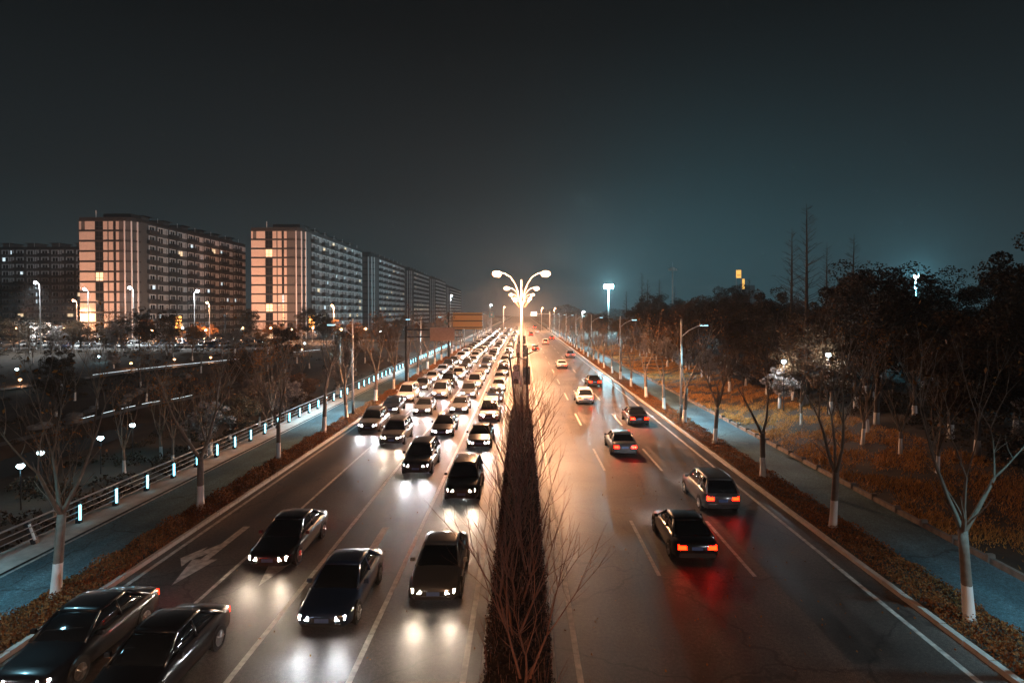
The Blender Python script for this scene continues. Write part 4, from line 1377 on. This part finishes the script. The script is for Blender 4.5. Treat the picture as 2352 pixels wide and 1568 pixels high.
b = MB(); b.box(-hw - 2.6, -hw - 0.7, 0, 0.15, 0.3, 2.4); b.build('blue_panel', M_litblue, t)
point_light('front_light', (0, -1.5, 2.2), 500, (0.9, 1, 1), t, 0.5)
x0, Y, z1 = wp(-20, 748, 160); x1, _, z0 = wp(35, 768, 160)
t = thing('light_board', 'glowing pale cyan board at the left picture edge behind trees', 'billboard', ((x0 + x1) / 2, Y + 10, 1.0))
hw = (x1 - x0) / 2
b = MB(); b.box(-hw, hw, 0, 0.3, 1.2, z1 - 0.4); b.build('frame', M_dark, t)
b = MB(); b.box(-hw + 0.15, hw - 0.15, -0.05, -0.003, 1.3, z1 - 0.5); b.build('lit_face', M_lit, t)
for dx in (-2, 2):
    b = MB(); b.box(dx - 0.1, dx + 0.1, 0.05, 0.25, 0, 1.2); b.build('leg', M_dark, t)
# strings of round lanterns
for (px_, py_, Y, n_, lb) in ((402, 735, 172, 5, 'column of glowing orange lanterns at the car park entrance'), (713, 733, 178, 4, 'glowing orange lantern column left of the orange lamp'), (87, 750, 172, 4, 'pair of orange lanterns left of the glowing kiosk')):
    x, y, z = wp(px_, py_, Y)
    t = thing('lantern_column', lb, 'lantern', (x, y, gh(x, y)))
    zt = z - gh(x, y) + 1.2
    b = MB(); b.tube([(0, 0, 0), (0, 0, zt)], 0.08, n=7); b.build('post', M_dark, t)
    for k in range(n_):
        for sg in (-1, 1):
            bm = bmesh.new(); bmesh.ops.create_uvsphere(bm, u_segments=10, v_segments=7, radius=0.42)
            me = bpy.data.meshes.new('lantern'); bm.to_mesh(me); bm.free(); me.materials.append(M_litwarm)
            put('lantern', me, t, (sg * 0.5, 0, zt - 0.4 - k * 0.95), scale=(1, 1, 0.85))
    point_light('lantern_light', (0, -1, zt - 1.5), 500, WARM, t, 0.4)

# ------------------------------------------------------------------ apartment blocks
M_panel = mat('cream wall panel', (0.66, 0.58, 0.52), 0.7, var=0.05, vscale=1.2)
M_wall = mat('grey render', (0.105, 0.108, 0.110), 0.8, var=0.08, vscale=0.6)
M_wall_dk = mat('dark band', (0.028, 0.030, 0.033), 0.7)
M_wframe = mat('white window frame', (0.78, 0.79, 0.80), 0.5)
M_wglass = mat('dark window pane', (0.015, 0.02, 0.024), 0.12, spec=0.7)
M_litw = mat('lit cool window', (0.8, 0.9, 0.95), 0.4, emit=(0.72, 0.92, 1.0), estr=1.1)
M_litw2 = mat('lit warm window', (0.95, 0.8, 0.6), 0.4, emit=(1.0, 0.72, 0.42), estr=1.0)
M_parapet = mat('balcony parapet', (0.050, 0.053, 0.056), 0.6)

FL = 2.94
NF = 12
def win_mesh(wd, ht, lit):
    """an upside-down U of white frame standing proud round a recessed pane; faces +x"""
    b = MB()
    fr = 0.30
    b.box(0.0, 0.28, -wd / 2, -wd / 2 + fr, 0, ht, 0)
    b.box(0.0, 0.28, wd / 2 - fr, wd / 2, 0, ht, 0)
    b.box(0.0, 0.26, -wd / 2 + fr, wd / 2 - fr, ht - 0.28, ht, 0)
    b.box(0.01, 0.16, -0.05, 0.05, 0, ht - 0.28, 0)
    b.poly([(0.05, -wd / 2 + fr, 0), (0.05, -0.05, 0), (0.05, -0.05, ht - 0.28), (0.05, -wd / 2 + fr, ht - 0.28)], 1)
    b.poly([(0.05, 0.05, 0), (0.05, wd / 2 - fr, 0), (0.05, wd / 2 - fr, ht - 0.28), (0.05, 0.05, ht - 0.28)], 2)
    g = {0: (M_wglass, M_wglass), 1: (M_litw, M_wglass), 2: (M_litw2, M_litw2), 3: (M_wglass, M_litw)}[lit]
    return b.mesh('window', [M_wframe, g[0], g[1]])

WIN = {l: win_mesh(3.0, 1.75, l) for l in range(4)}
WINS = {l: win_mesh(1.5, 1.75, l) for l in range(4)}
bb = MB(); bb.box(0, 1.25, -2.3, 2.3, -0.18, 0.0); bb.box(1.13, 1.25, -2.3, 2.3, 0.0, 0.95); bb.box(0.0, 1.13, -2.3, -2.2, 0.0, 0.95); bb.box(0.0, 1.13, 2.2, 2.3, 0.0, 0.95)
BALC = bb.mesh('balcony', M_parapet)
PAN = {}
def panel_mesh(wd):
    k = round(wd, 2)
    if k not in PAN:
        b = MB()
        n = 5
        hh = FL - 0.56
        for i in range(n):
            b.box(0.03, wd - 0.03, -0.14, 0, i * hh / n + 0.006, (i + 1) * hh / n - 0.006)
        PAN[k] = b.mesh('facade_panel', M_panel)
    return PAN[k]

def block(label, loc, L, W=17.0, rz=0.0, nf=NF, lit_p=0.10, end=True, shops=(), base_glow=False):
    t = thing('apartment_block', label, 'building', loc, rz, 'apartment blocks left of the road')
    H = nf * FL
    rc = 3.2
    # body with a rounded near corner
    pts = [(-W, 0), (-rc, 0)] + [(-rc + rc * math.sin(a), rc - rc * math.cos(a)) for a in (PI / 8, PI / 4, 3 * PI / 8)] + [(0, rc), (0, L), (-W, L)]
    b = MB()
    n = len(pts)
    for i in range(n):
        (xa, ya), (xb, yb) = pts[i], pts[(i + 1) % n]
        b.poly([(xa, ya, 0), (xb, yb, 0), (xb, yb, H), (xa, ya, H)])
    b.poly([(x, y, H) for x, y in pts])
    b.build('wall', M_wall, t)
    b = MB()
    for i in range(n):
        (xa, ya), (xb, yb) = pts[i], pts[(i + 1) % n]
        ca = Vector((-W / 2, L / 2))
        b.poly([(xa, ya, H + 0.003), (xb, yb, H + 0.003), (xb, yb, H + 0.9), (xa, ya, H + 0.9)])
    b.build('parapet', M_wall_dk, t)
    # floor bands round end and corner
    for f in range(nf + 1):
        b = MB()
        ring = [(-W - 0.02, -0.22), (-rc, -0.22)] + [(-rc + (rc + 0.22) * math.sin(a), rc - (rc + 0.22) * math.cos(a)) for a in (PI / 8, PI / 4, 3 * PI / 8)] + [(0.22, rc)]
        z0, z1 = f * FL - 0.27, f * FL + 0.27
        inn = [(-W - 0.02, 0.0), (-rc, 0.0)] + [(-rc + rc * math.sin(a), rc - rc * math.cos(a)) for a in (PI / 8, PI / 4, 3 * PI / 8)] + [(0.0, rc)]
        for i in range(len(ring) - 1):
            (xa, ya), (xb, yb) = ring[i], ring[i + 1]
            (xc, yc), (xd, yd) = inn[i], inn[i + 1]
            b.poly([(xa, ya, z0), (xb, yb, z0), (xb, yb, z1), (xa, ya, z1)])
            b.poly([(xa, ya, z1), (xb, yb, z1), (xd, yd, z1), (xc, yc, z1)])
            b.poly([(xc, yc, z0), (xd, yd, z0), (xb, yb, z0), (xa, ya, z0)])
        b.build('floor_band', M_wall_dk, t)
    if end:
        colsx = [(-W, 4.6, 'p'), (-W + 4.6, 2.4, 'g'), (-W + 7.0, 1.25, 'p'), (-W + 8.6, 1.35, 'p'), (-W + 9.95, 0.75, 'g'), (-W + 10.7, 0.9, 'p')]
        for f in range(nf):
            z = f * FL + 0.28
            for x0, wd, kd in colsx:
                if kd == 'p':
                    if f == nf - 1 and wd > 4:
                        put('facade_panel', panel_mesh(0.6), t, (x0, 0, z)); put('facade_panel', panel_mesh(2.9), t, (x0 + 1.7, 0, z))
                    else:
                        put('facade_panel', panel_mesh(wd), t, (x0, 0, z))
                else:
                    l = rng.random()
                    lit = 1 if l < 0.10 else 2 if (l < 0.17 or (base_glow and f < 4 and l < 0.75)) else 0
                    b = win_strip(wd, lit)
                    put('window', b, t, (x0, 0, z))
        # fins on the rounded corner
        for an in (0.25, 0.75, 1.25):
            x, y = -rc + (rc + 0.12) * math.sin(an), rc - (rc + 0.12) * math.cos(an)
            b = MB(); b.box(-0.17, 0.17, -0.2, 0.12, 0, H - 0.2)
            put('corner_fin', b.mesh('corner_fin', M_wframe), t, (x, y, 0.0), (0, 0, an))
    # long side
    unit = 10.6
    nu = max(1, int((L - rc - 2) / unit))
    y0 = rc + 2.0 + ((L - rc - 2) - nu * unit) / 2
    for f in range(nf):
        z = f * FL
        for u in range(nu):
            yc = y0 + u * unit + 2.9
            r1 = rng.random()
            if shops and f in shops and rng.random() < 0.7:
                r1 = lit_p * 0.8
            put('balcony', BALC, t, (0.0, yc, z + 0.1))
            put('window', WIN[1 if r1 < lit_p * 0.6 else 2 if r1 < lit_p else 3 if r1 < lit_p * 1.4 else 0], t, (0.003, yc, z + 0.75))
            r2 = rng.random()
            put('window', WIN[1 if r2 < lit_p * 0.6 else 2 if r2 < lit_p else 0], t, (0.003, yc + 4.4, z + 0.75))
            r3 = rng.random()
            put('window', WINS[1 if r3 < lit_p else 0], t, (0.003, yc + 7.15, z + 0.75))
    # roof houses and rods
    for u in range(nu):
        yc = y0 + u * unit + 5
        b = MB(); b.box(-W * 0.55, -W * 0.2, yc - 1.8, yc + 1.8, H + 0.003, H + 2.6)
        b.build('roof_house', M_wall, t)
        b = MB(); b.box(-W * 0.6, -W * 0.15, yc - 2.2, yc + 2.2, H + 2.603, H + 2.85)
        b.build('roof_slab', M_wall_dk, t)
        b = MB(); b.tube([(-1.2, yc + 3, H), (-1.2, yc + 3, H + 2.6)], 0.06, n=5); b.build('rod', M_wframe, t)
    b = MB(); b.tube([(-W * 0.72, 0.8, H), (-W * 0.72, 0.8, H + 3.0)], 0.09, n=5); b.build('rod', M_wframe, t)
    b = MB(); b.box(-W * 0.62, -rc * 0.5, 1.6, 6.0, H + 0.005, H + 2.2); b.build('roof_house', M_wall_dk, t)
    return t

WS = {}
def win_strip(wd, lit):
    k = (wd, lit)
    if k not in WS:
        b = MB()
        hh = FL - 0.56
        b.box(0.02, wd - 0.02, -0.03, 0, 0, hh, 1)
        for x in (0.02, wd / 2 - 0.05, wd - 0.12):
            b.box(x, x + 0.1, -0.1, -0.031, 0, hh, 0)
        b.box(0.12, wd - 0.12, -0.09, -0.031, hh * 0.32, hh * 0.32 + 0.09, 0)
        WS[k] = b.mesh('window', [M_wall_dk, {0: M_wglass, 1: M_litw, 2: M_litw2}[lit]])
    return WS[k]

block('nearer long pale apartment block with cream end wall left of the road', (-70.7, 193, 0.9), 71, base_glow=True, shops=(2,))
block('second apartment block along the road behind the nearer pale one', (-70.7, 284, 0.9), 79, shops=(3,))
block('third apartment block along the road, farther off', (-70.7, 381, 0.9), 75, shops=(3, 4))
block('fourth apartment block along the road, small in the distance', (-70.7, 479, 0.9), 77, shops=(4,))
block('farthest pale apartment block of the row by the horizon', (-70.7, 575, 0.9), 120, nf=11)
block('farther left apartment block with cream end wall behind the car park', (-112, 171, 0.9), 70, W=15.6, lit_p=0.12)
block('dark apartment block at the left picture edge with few lit windows', (-245, 249, 0.9), 78, rz=-PI / 2, lit_p=0.16, nf=12, end=False)

# lamps at the foot of the two cream end walls
def ground_flood(label, x, y, tx, ty, tz, power, col, ang):
    z0 = max(gh(x, y), 0.9)
    t = thing('pole_floodlight', label, 'floodlight', (x, y, z0))
    P = 7.5
    b = MB(); b.tube([(0, 0, 0), (0, 0, P + 0.1)], [0.11, 0.08], n=8); b.build('pole', M_dark, t, smooth=True)
    b = MB(); b.box(-0.35, 0.35, -0.12, 0.2, P + 0.1, P + 0.6, bev=0.03); h = b.build('housing', M_dark, t)
    b = MB(); b.box(-0.3, 0.3, 0.203, 0.23, P + 0.16, P + 0.56); b.build('lens', M_gwarm, h)
    spot_light('flood_beam', (0, 0.35, P + 0.5), (tx - x, ty - y, tz - z0 - P), power, col, ang, 0.7, t, 0.2)

ground_flood('small floodlight on a dark pole before the nearer cream end wall', -80, 160, -81, 193, 21, 62000, (1.0, 0.43, 0.25), 80)
ground_flood('small floodlight on a dark pole before the farther cream end wall', -118, 138.5, -121, 171, 21, 46000, (1.0, 0.43, 0.25), 80)

# tower with the yellow sign on the right
x, Y, z1 = wp(1700, 620, 420)
t = thing('sign_tower', 'distant tower with a glowing yellow roof sign above the trees', 'building', (x, Y, gh(x, Y)))
zz = gh(x, Y)
b = MB(); b.box(-3, 9, 0, 12, 0, 27); b.build('wall', M_wall, t)
for px0, px1, py0, py1, nm in ((1687, 1698, 621, 639, 'sign_face'), (1701, 1706, 641, 664, 'side_sign')):
    xa, _, za = wp(px0, py1, Y); xb, _, zb = wp(px1, py0, Y)
    b = MB(); b.box(xa - x, xb - x, -0.4, 0.0, za - zz, zb - zz)
    s_ = b.build(nm, mat('glowing yellow sign', (1, 0.6, 0.15), 0.4, emit=(1.0, 0.50, 0.10), estr=1.3), t)
    if nm == 'sign_face':
        b = MB(); b.box(xa - x + 0.6, xb - x - 0.5, -0.45, -0.41, za - zz + 1.6, za - zz + 2.1)
        b.build('print', M_trim, s_)
for px_ in (1687.5, 1698.5):
    xa, _, za = wp(px_, 664, Y); _, _, zb = wp(px_, 639, Y)
    b = MB(); b.box(xa - x - 0.2, xa - x + 0.2, -0.35, 0.05, za - zz - 6, zb - zz); b.build('sign_post', M_whitepole, t)

# ------------------------------------------------------------------ woods and park trees
def leafy_meshes(seed, H, R, trunk_h, leaf_m, n_leaf, size, bark, nclump=46):
    rr = random.Random(seed)
    tr = MB()
    tr.tube([(0, 0, -0.1), (0.03, 0, trunk_h * 0.5), (0.05, 0.04, trunk_h), (0.0, 0.05, H * 0.62)], [0.2, 0.16, 0.14, 0.05], n=8)
    cl = []
    for i in range(nclump):
        u, th = rr.uniform(-1, 1), rr.uniform(0, 2 * PI)
        rad = rr.uniform(0.45, 1.0)
        s = math.sqrt(1 - u * u)
        hgt = (H - trunk_h) / 2
        p = Vector((R * rad * s * math.cos(th), R * rad * s * math.sin(th), trunk_h + hgt + hgt * rad * u * 0.95))
        cl.append((p, rr.uniform(0.35, 0.85) * R * 0.42))
        if i % 3 == 0:
            tr.tube([(0.03, 0.03, trunk_h + (p.z - trunk_h) * 0.25), tuple(p)], [0.05, 0.012], n=4, cap=False)
    per = n_leaf // nclump
    cs = []
    for p, r in cl:
        g_ = nrg.normal(size=(per, 3)); g_ /= np.linalg.norm(g_, axis=1, keepdims=True)
        g_ *= (r * nrg.uniform(0.55, 1.05, per) ** 0.6)[:, None]
        g_[:, 2] *= 0.7
        cs.append(np.array(p)[None, :] + g_)
    return tr.mesh('trunk', bark, smooth=True), leaves_mesh('crown', np.concatenate(cs), size, leaf_m), None

LF = [leafy_meshes(500 + i, [9, 11, 8, 12, 10][i], [3.0, 3.3, 2.8, 3.6, 3.4][i], [2.2, 2.6, 1.9, 2.8, 2.2][i], [M_leaf_dk, M_leaf_dk, M_leaf_br, M_leaf_dk, M_leaf_br][i], 15000, 0.088, M_bark_dk, 60) for i in range(5)]
SM = [leafy_meshes(520 + i, [4.6, 5.2, 4.2][i], [1.7, 1.9, 1.6][i], [1.3, 1.5, 1.2][i], [M_leaf_pale, M_leaf_br, M_leaf_pale][i], 4200, 0.085, M_bark_w, 30) for i in range(3)]
OR = [leafy_meshes(540 + i, [6.5, 7.5][i], [2.4, 2.8][i], [1.8, 2.0][i], M_leaf_or, 5000, 0.12, M_bark_dk, 36) for i in range(2)]

def redwood_meshes(seed, H):
    rr = random.Random(seed)
    tr = MB(); tr.tube([(0, 0, -0.1), (0, 0, H * 0.3), (0.05, 0, H * 0.7), (0.05, 0.05, H)], [0.26, 0.18, 0.09, 0.015], n=8)
    cb = MB()
    z = H * 0.16
    while z < H * 0.97:
        k = 1 - z / H
        for q in range(4):
            an = rr.uniform(0, 2 * PI)
            L = (0.35 + 3.0 * k) * rr.uniform(0.6, 1.1)
            d = Vector((math.cos(an), math.sin(an), rr.uniform(0.35, 0.6)))
            p0 = Vector((0, 0, z + rr.uniform(0, 0.3)))
            p1 = p0 + d * L * 0.5; p2 = p0 + d * L + Vector((0, 0, 0.15 * L))
            cb.tube([p0, p1, p2], [0.012 + 0.03 * k, 0.010 + 0.014 * k, 0.004], n=3, cap=False)
            for e in range(3):
                a2 = an + rr.uniform(-0.9, 0.9)
                s0 = p0 + (p2 - p0) * rr.uniform(0.35, 0.9)
                cb.tube([s0, s0 + Vector((math.cos(a2), math.sin(a2), rr.uniform(0.1, 0.5))) * L * 0.32], [0.008, 0.003], n=3, cap=False)
        z += 0.34
    return tr.mesh('trunk', M_bark_dk, smooth=True), cb.mesh('crown', M_bark_dk), None

RW = [redwood_meshes(600 + i, 15 + 1.5 * i) for i in range(3)]
BT = [street_tree_meshes(700 + i, h_fork=1.6 + 0.5 * i, r=0.12, n_limb=4, length=2.4, spread=0.4, leaf_n=[0, 160, 500][i], maxd=4) for i in range(3)]

# the wood on the right: small whitewashed trees in front, tall dark ones behind
k = 0
for i in range(34):
    y = 20 + i * 4.0 + rng.uniform(-1.2, 1.2)
    x = 25.5 + rng.uniform(-1.5, 3.5)
    k += 1
    pick = rng.random()
    me = SM[rng.randrange(3)] if pick < 0.6 else BT[rng.randrange(3)]
    place_tree('small_tree', me, (x, y, gh(x, y)), rng.uniform(0, 6.28), rng.uniform(0.8, 1.15), 'small whitewashed tree on the inner edge of the right bank, %s from the camera' % ordw(k), 'small trees along the right bank')
k = 0
for row, xr in enumerate((29.5, 35, 43, 53)):
    for i in range(24):
        y = 22 + i * (5.6 + row * 0.5) + rng.uniform(-2, 2) + row * 6
        x = xr + rng.uniform(-2, 2)
        s = rng.uniform(0.8, 1.15) * (1 + 0.06 * row)
        if y < 60 and row < 3:
            s *= 1.15
        place_tree('wood_tree', LF[rng.randrange(5)], (x, y, gh(x, y)), rng.uniform(0, 6.28), s, 'dark leafy tree in the %s row of the right wood, %s from the camera' % (ordw(row + 1), ordw(i + 1)), 'dark trees of the right wood')
pc = []
for i in range(900):
    y = rng.uniform(22, 175)
    x = 28.5 + rng.uniform(0, 1) * (8 + y * 0.45)
    r_ = rng.uniform(0.6, 1.5)
    g_ = nrg.normal(size=(80, 3)); g_ /= np.linalg.norm(g_, axis=1, keepdims=True)
    g_ *= r_ * nrg.uniform(0.6, 1.0, 80)[:, None]; g_[:, 2] = np.abs(g_[:, 2]) * 0.9
    pc.append(g_ + np.array([[x, y, gh(x, y)]]))
o = struct(put('wood_undergrowth', leaves_mesh('wood_undergrowth', np.concatenate(pc), 0.12, M_leaf_dk)), 'stuff')
tag(o, 'dark undergrowth on the floor of the right wood', 'undergrowth')
# tall bare redwoods that stand up above the wood
for i, (px_, ytop, Y) in enumerate([(1812, 525, 66), (1847, 470, 60), (1893, 560, 64), (1952, 540, 70), (1716, 640, 80), (1473, 625, 170), (1486, 640, 175), (1513, 640, 180), (1548, 655, 170), (1438, 668, 190), (1660, 660, 110)]):
    x, y, z = wp(px_, ytop, Y)
    g0 = gh(x, y)
    base = 15 + 1.5 * (i % 3)
    s = (z - g0) / base
    place_tree('bare_redwood', RW[i % 3], (x, y, g0), i * 1.3, min(s, 1.3), 'tall slender bare conifer above the right wood, %s of them counted from the left' % ordw(1 + sorted([1812, 1847, 1893, 1952, 1716, 1473, 1486, 1513, 1548, 1438, 1660]).index(px_)), 'bare conifers above the wood', sz=s)
# trees behind the right path farther on
for i in range(30):
    y = 158 + i * 7.5 + rng.uniform(-2, 2)
    x = 24 + rng.uniform(-2, 9)
    me = (BT + LF)[rng.randrange(8)]
    place_tree('roadside_tree', me, (x, y, gh(x, y)), rng.uniform(0, 6.28), rng.uniform(0.65, 0.9), 'tree beyond the far right path, %s going away from the camera' % ordw(i + 1), 'far trees right of the road')
# left park
k = 0
spots = []
for i in range(60):
    for _ in range(30):
        y = rng.uniform(26, 132)
        x = -26 - rng.uniform(0, 1) ** 1.3 * (18 + y * 0.55)
        d = min((math.hypot(x - a, y - c) for a, c in spots), default=9)
        dp = min(math.hypot(x - a - 1.5, y - c) for a, c in P1)
        if d > 3.2 and dp > 5.5 and not (-52 < x < -40 and y < 95) and x / y > -0.86:
            spots.append((x, y)); break
for i, (x, y) in enumerate(sorted(spots, key=lambda p: p[1])):
    r_ = rng.random()
    if r_ < 0.72:
        me, nm, lb = BT[rng.randrange(3)], 'park_tree', 'bare young tree in the dark park left of the railing'
    elif r_ < 0.84:
        me, nm, lb = LF[rng.randrange(5)], 'park_tree', 'leafy dark tree in the park left of the railing'
    else:
        me, nm, lb = SM[rng.randrange(3)], 'park_tree', 'small bushy tree in the park left of the railing'
    place_tree(nm, me, (x, y, gh(x, y)), rng.uniform(0, 6.28), rng.uniform(0.6, 0.85) if r_ >= 0.72 else rng.uniform(0.85, 1.1), lb + ', %s nearest the camera' % ordw(i + 1), 'trees in the left park')
pc = []
for i in range(520):
    y = rng.uniform(24, 138)
    x = -23 - rng.uniform(0, 1) * (8 + y * 0.85)
    if min(math.hypot(x - a + 1.5, y - c) for a, c in P1) < 4 or (-51 < x < -41 and y < 95):
        continue
    r_ = rng.uniform(0.5, 1.3)
    g_ = nrg.normal(size=(90, 3)); g_ /= np.linalg.norm(g_, axis=1, keepdims=True)
    g_ *= r_ * nrg.uniform(0.6, 1.0, 90)[:, None]; g_[:, 2] = np.abs(g_[:, 2]) * 0.75
    pc.append(g_ + np.array([[x, y, gh(x, y)]]))
o = struct(put('park_undergrowth', leaves_mesh('park_undergrowth', np.concatenate(pc), 0.12, M_leaf_dk)), 'stuff')
tag(o, 'low dark undergrowth covering the park left of the railing', 'undergrowth')
for i, (x, y, s_) in enumerate([(-29, 55, 1.25), (-27, 68, 1.2), (-25.5, 83, 1.2), (-33, 74, 1.1), (-60, 124, 1.3), (-90, 131, 1.4), (-104, 133, 1.4)]):
    place_tree('pale_tree', SM[0 if i % 2 else 2], (x, y, gh(x, y)), i * 1.7, s_, 'pale leafed tree in the left park, %s from the camera' % ordw(i + 1), 'pale trees in the left park')
# trees between park and car park, and round the car park lamps
k = 0
for i in range(26):
    x = -150 + i * 4.2 + rng.uniform(-1.2, 1.2)
    y = 134 + rng.uniform(-3, 3) if i < 19 else 150 + rng.uniform(-6, 16)
    if x > -58 and y < 140:
        y += 10
    k += 1
    me = LF[rng.randrange(5)] if rng.random() < 0.7 else OR[rng.randrange(2)]
    place_tree('car_park_tree', me, (x, y, gh(x, y)), rng.uniform(0, 6.28), rng.uniform(0.65, 0.92), 'tree in the row before the car park, %s from the left' % ordw(k), 'trees before the car park')
k = 0
for i in range(22):
    x = -150 + i * 5.0 + rng.uniform(-1.5, 1.5)
    if -128 < x < -110:
        continue
    k += 1
    y = 171 + rng.uniform(0, 3) if not (-90 < x < -66) else 182 + rng.uniform(0, 5)
    me = OR[rng.randrange(2)] if rng.random() < 0.6 else SM[0]
    place_tree('lamp_lit_tree', me, (x, y, gh(x, y)), rng.uniform(0, 6.28), rng.uniform(0.75, 1.0), 'lamp lit tree behind the car park, %s from the left' % ordw(k), 'trees behind the car park')
k = 0
for i in range(34):
    y = 150 + i * 8 + rng.uniform(-2, 2)
    x = rng.uniform(-58, -24)
    if JY0 - 4 < y < JY1 + 4:
        continue
    k += 1
    place_tree('roadside_tree', (LF + BT)[rng.randrange(8)], (x, y, gh(x, y)), rng.uniform(0, 6.28), rng.uniform(0.55, 0.8), 'tree between the left road and the blocks, %s going away from the camera' % ordw(k), 'far trees left of the road')

# far tree line closing the horizon
n = 60000
ang = nrg.uniform(-0.78, 0.78, n)
dist = nrg.uniform(520, 700, n)
xx, yy = np.sin(ang) * dist * 1.15, np.cos(ang) * dist * 1.0 + 60
hm = 9 + 4 * np.sin(ang * 37) + 3 * np.sin(ang * 91 + 1) + 4 * np.sin(ang * 13)
hm = np.where(np.abs(ang) < 0.03, 4.0, hm)
zz = hm * nrg.uniform(0, 1, n)
keep = (np.abs(xx + 1) > 17)
fw = put('far_wood', leaves_mesh('far_wood', np.stack([xx, yy, zz], 1)[keep], 0.9, M_leaf_dk))
struct(fw, 'stuff')
tag(fw, 'distant dark wood along the horizon', 'wood')

# ------------------------------------------------------------------ haze
b = MB(); b.box(-420, 420, -30, 1320, -6, 62)
hz = b.build('haze', None)
hz.data.materials.clear()
hm_ = bpy.data.materials.new('night haze')
hm_.use_nodes = True
n_ = hm_.node_tree
n_.nodes.clear()
out = n_.nodes.new('ShaderNodeOutputMaterial')
pv = n_.nodes.new('ShaderNodeVolumePrincipled')
pv.inputs['Color'].default_value = (0.85, 0.88, 0.9, 1)
pv.inputs['Density'].default_value = 0.00034
pv.inputs['Anisotropy'].default_value = 0.2
n_.links.new(pv.outputs[0], out.inputs['Volume'])
hz.data.materials.append(hm_)
hz['kind'] = 'stuff'
hz['label'] = 'thin night haze over the road'
hz['category'] = 'haze'
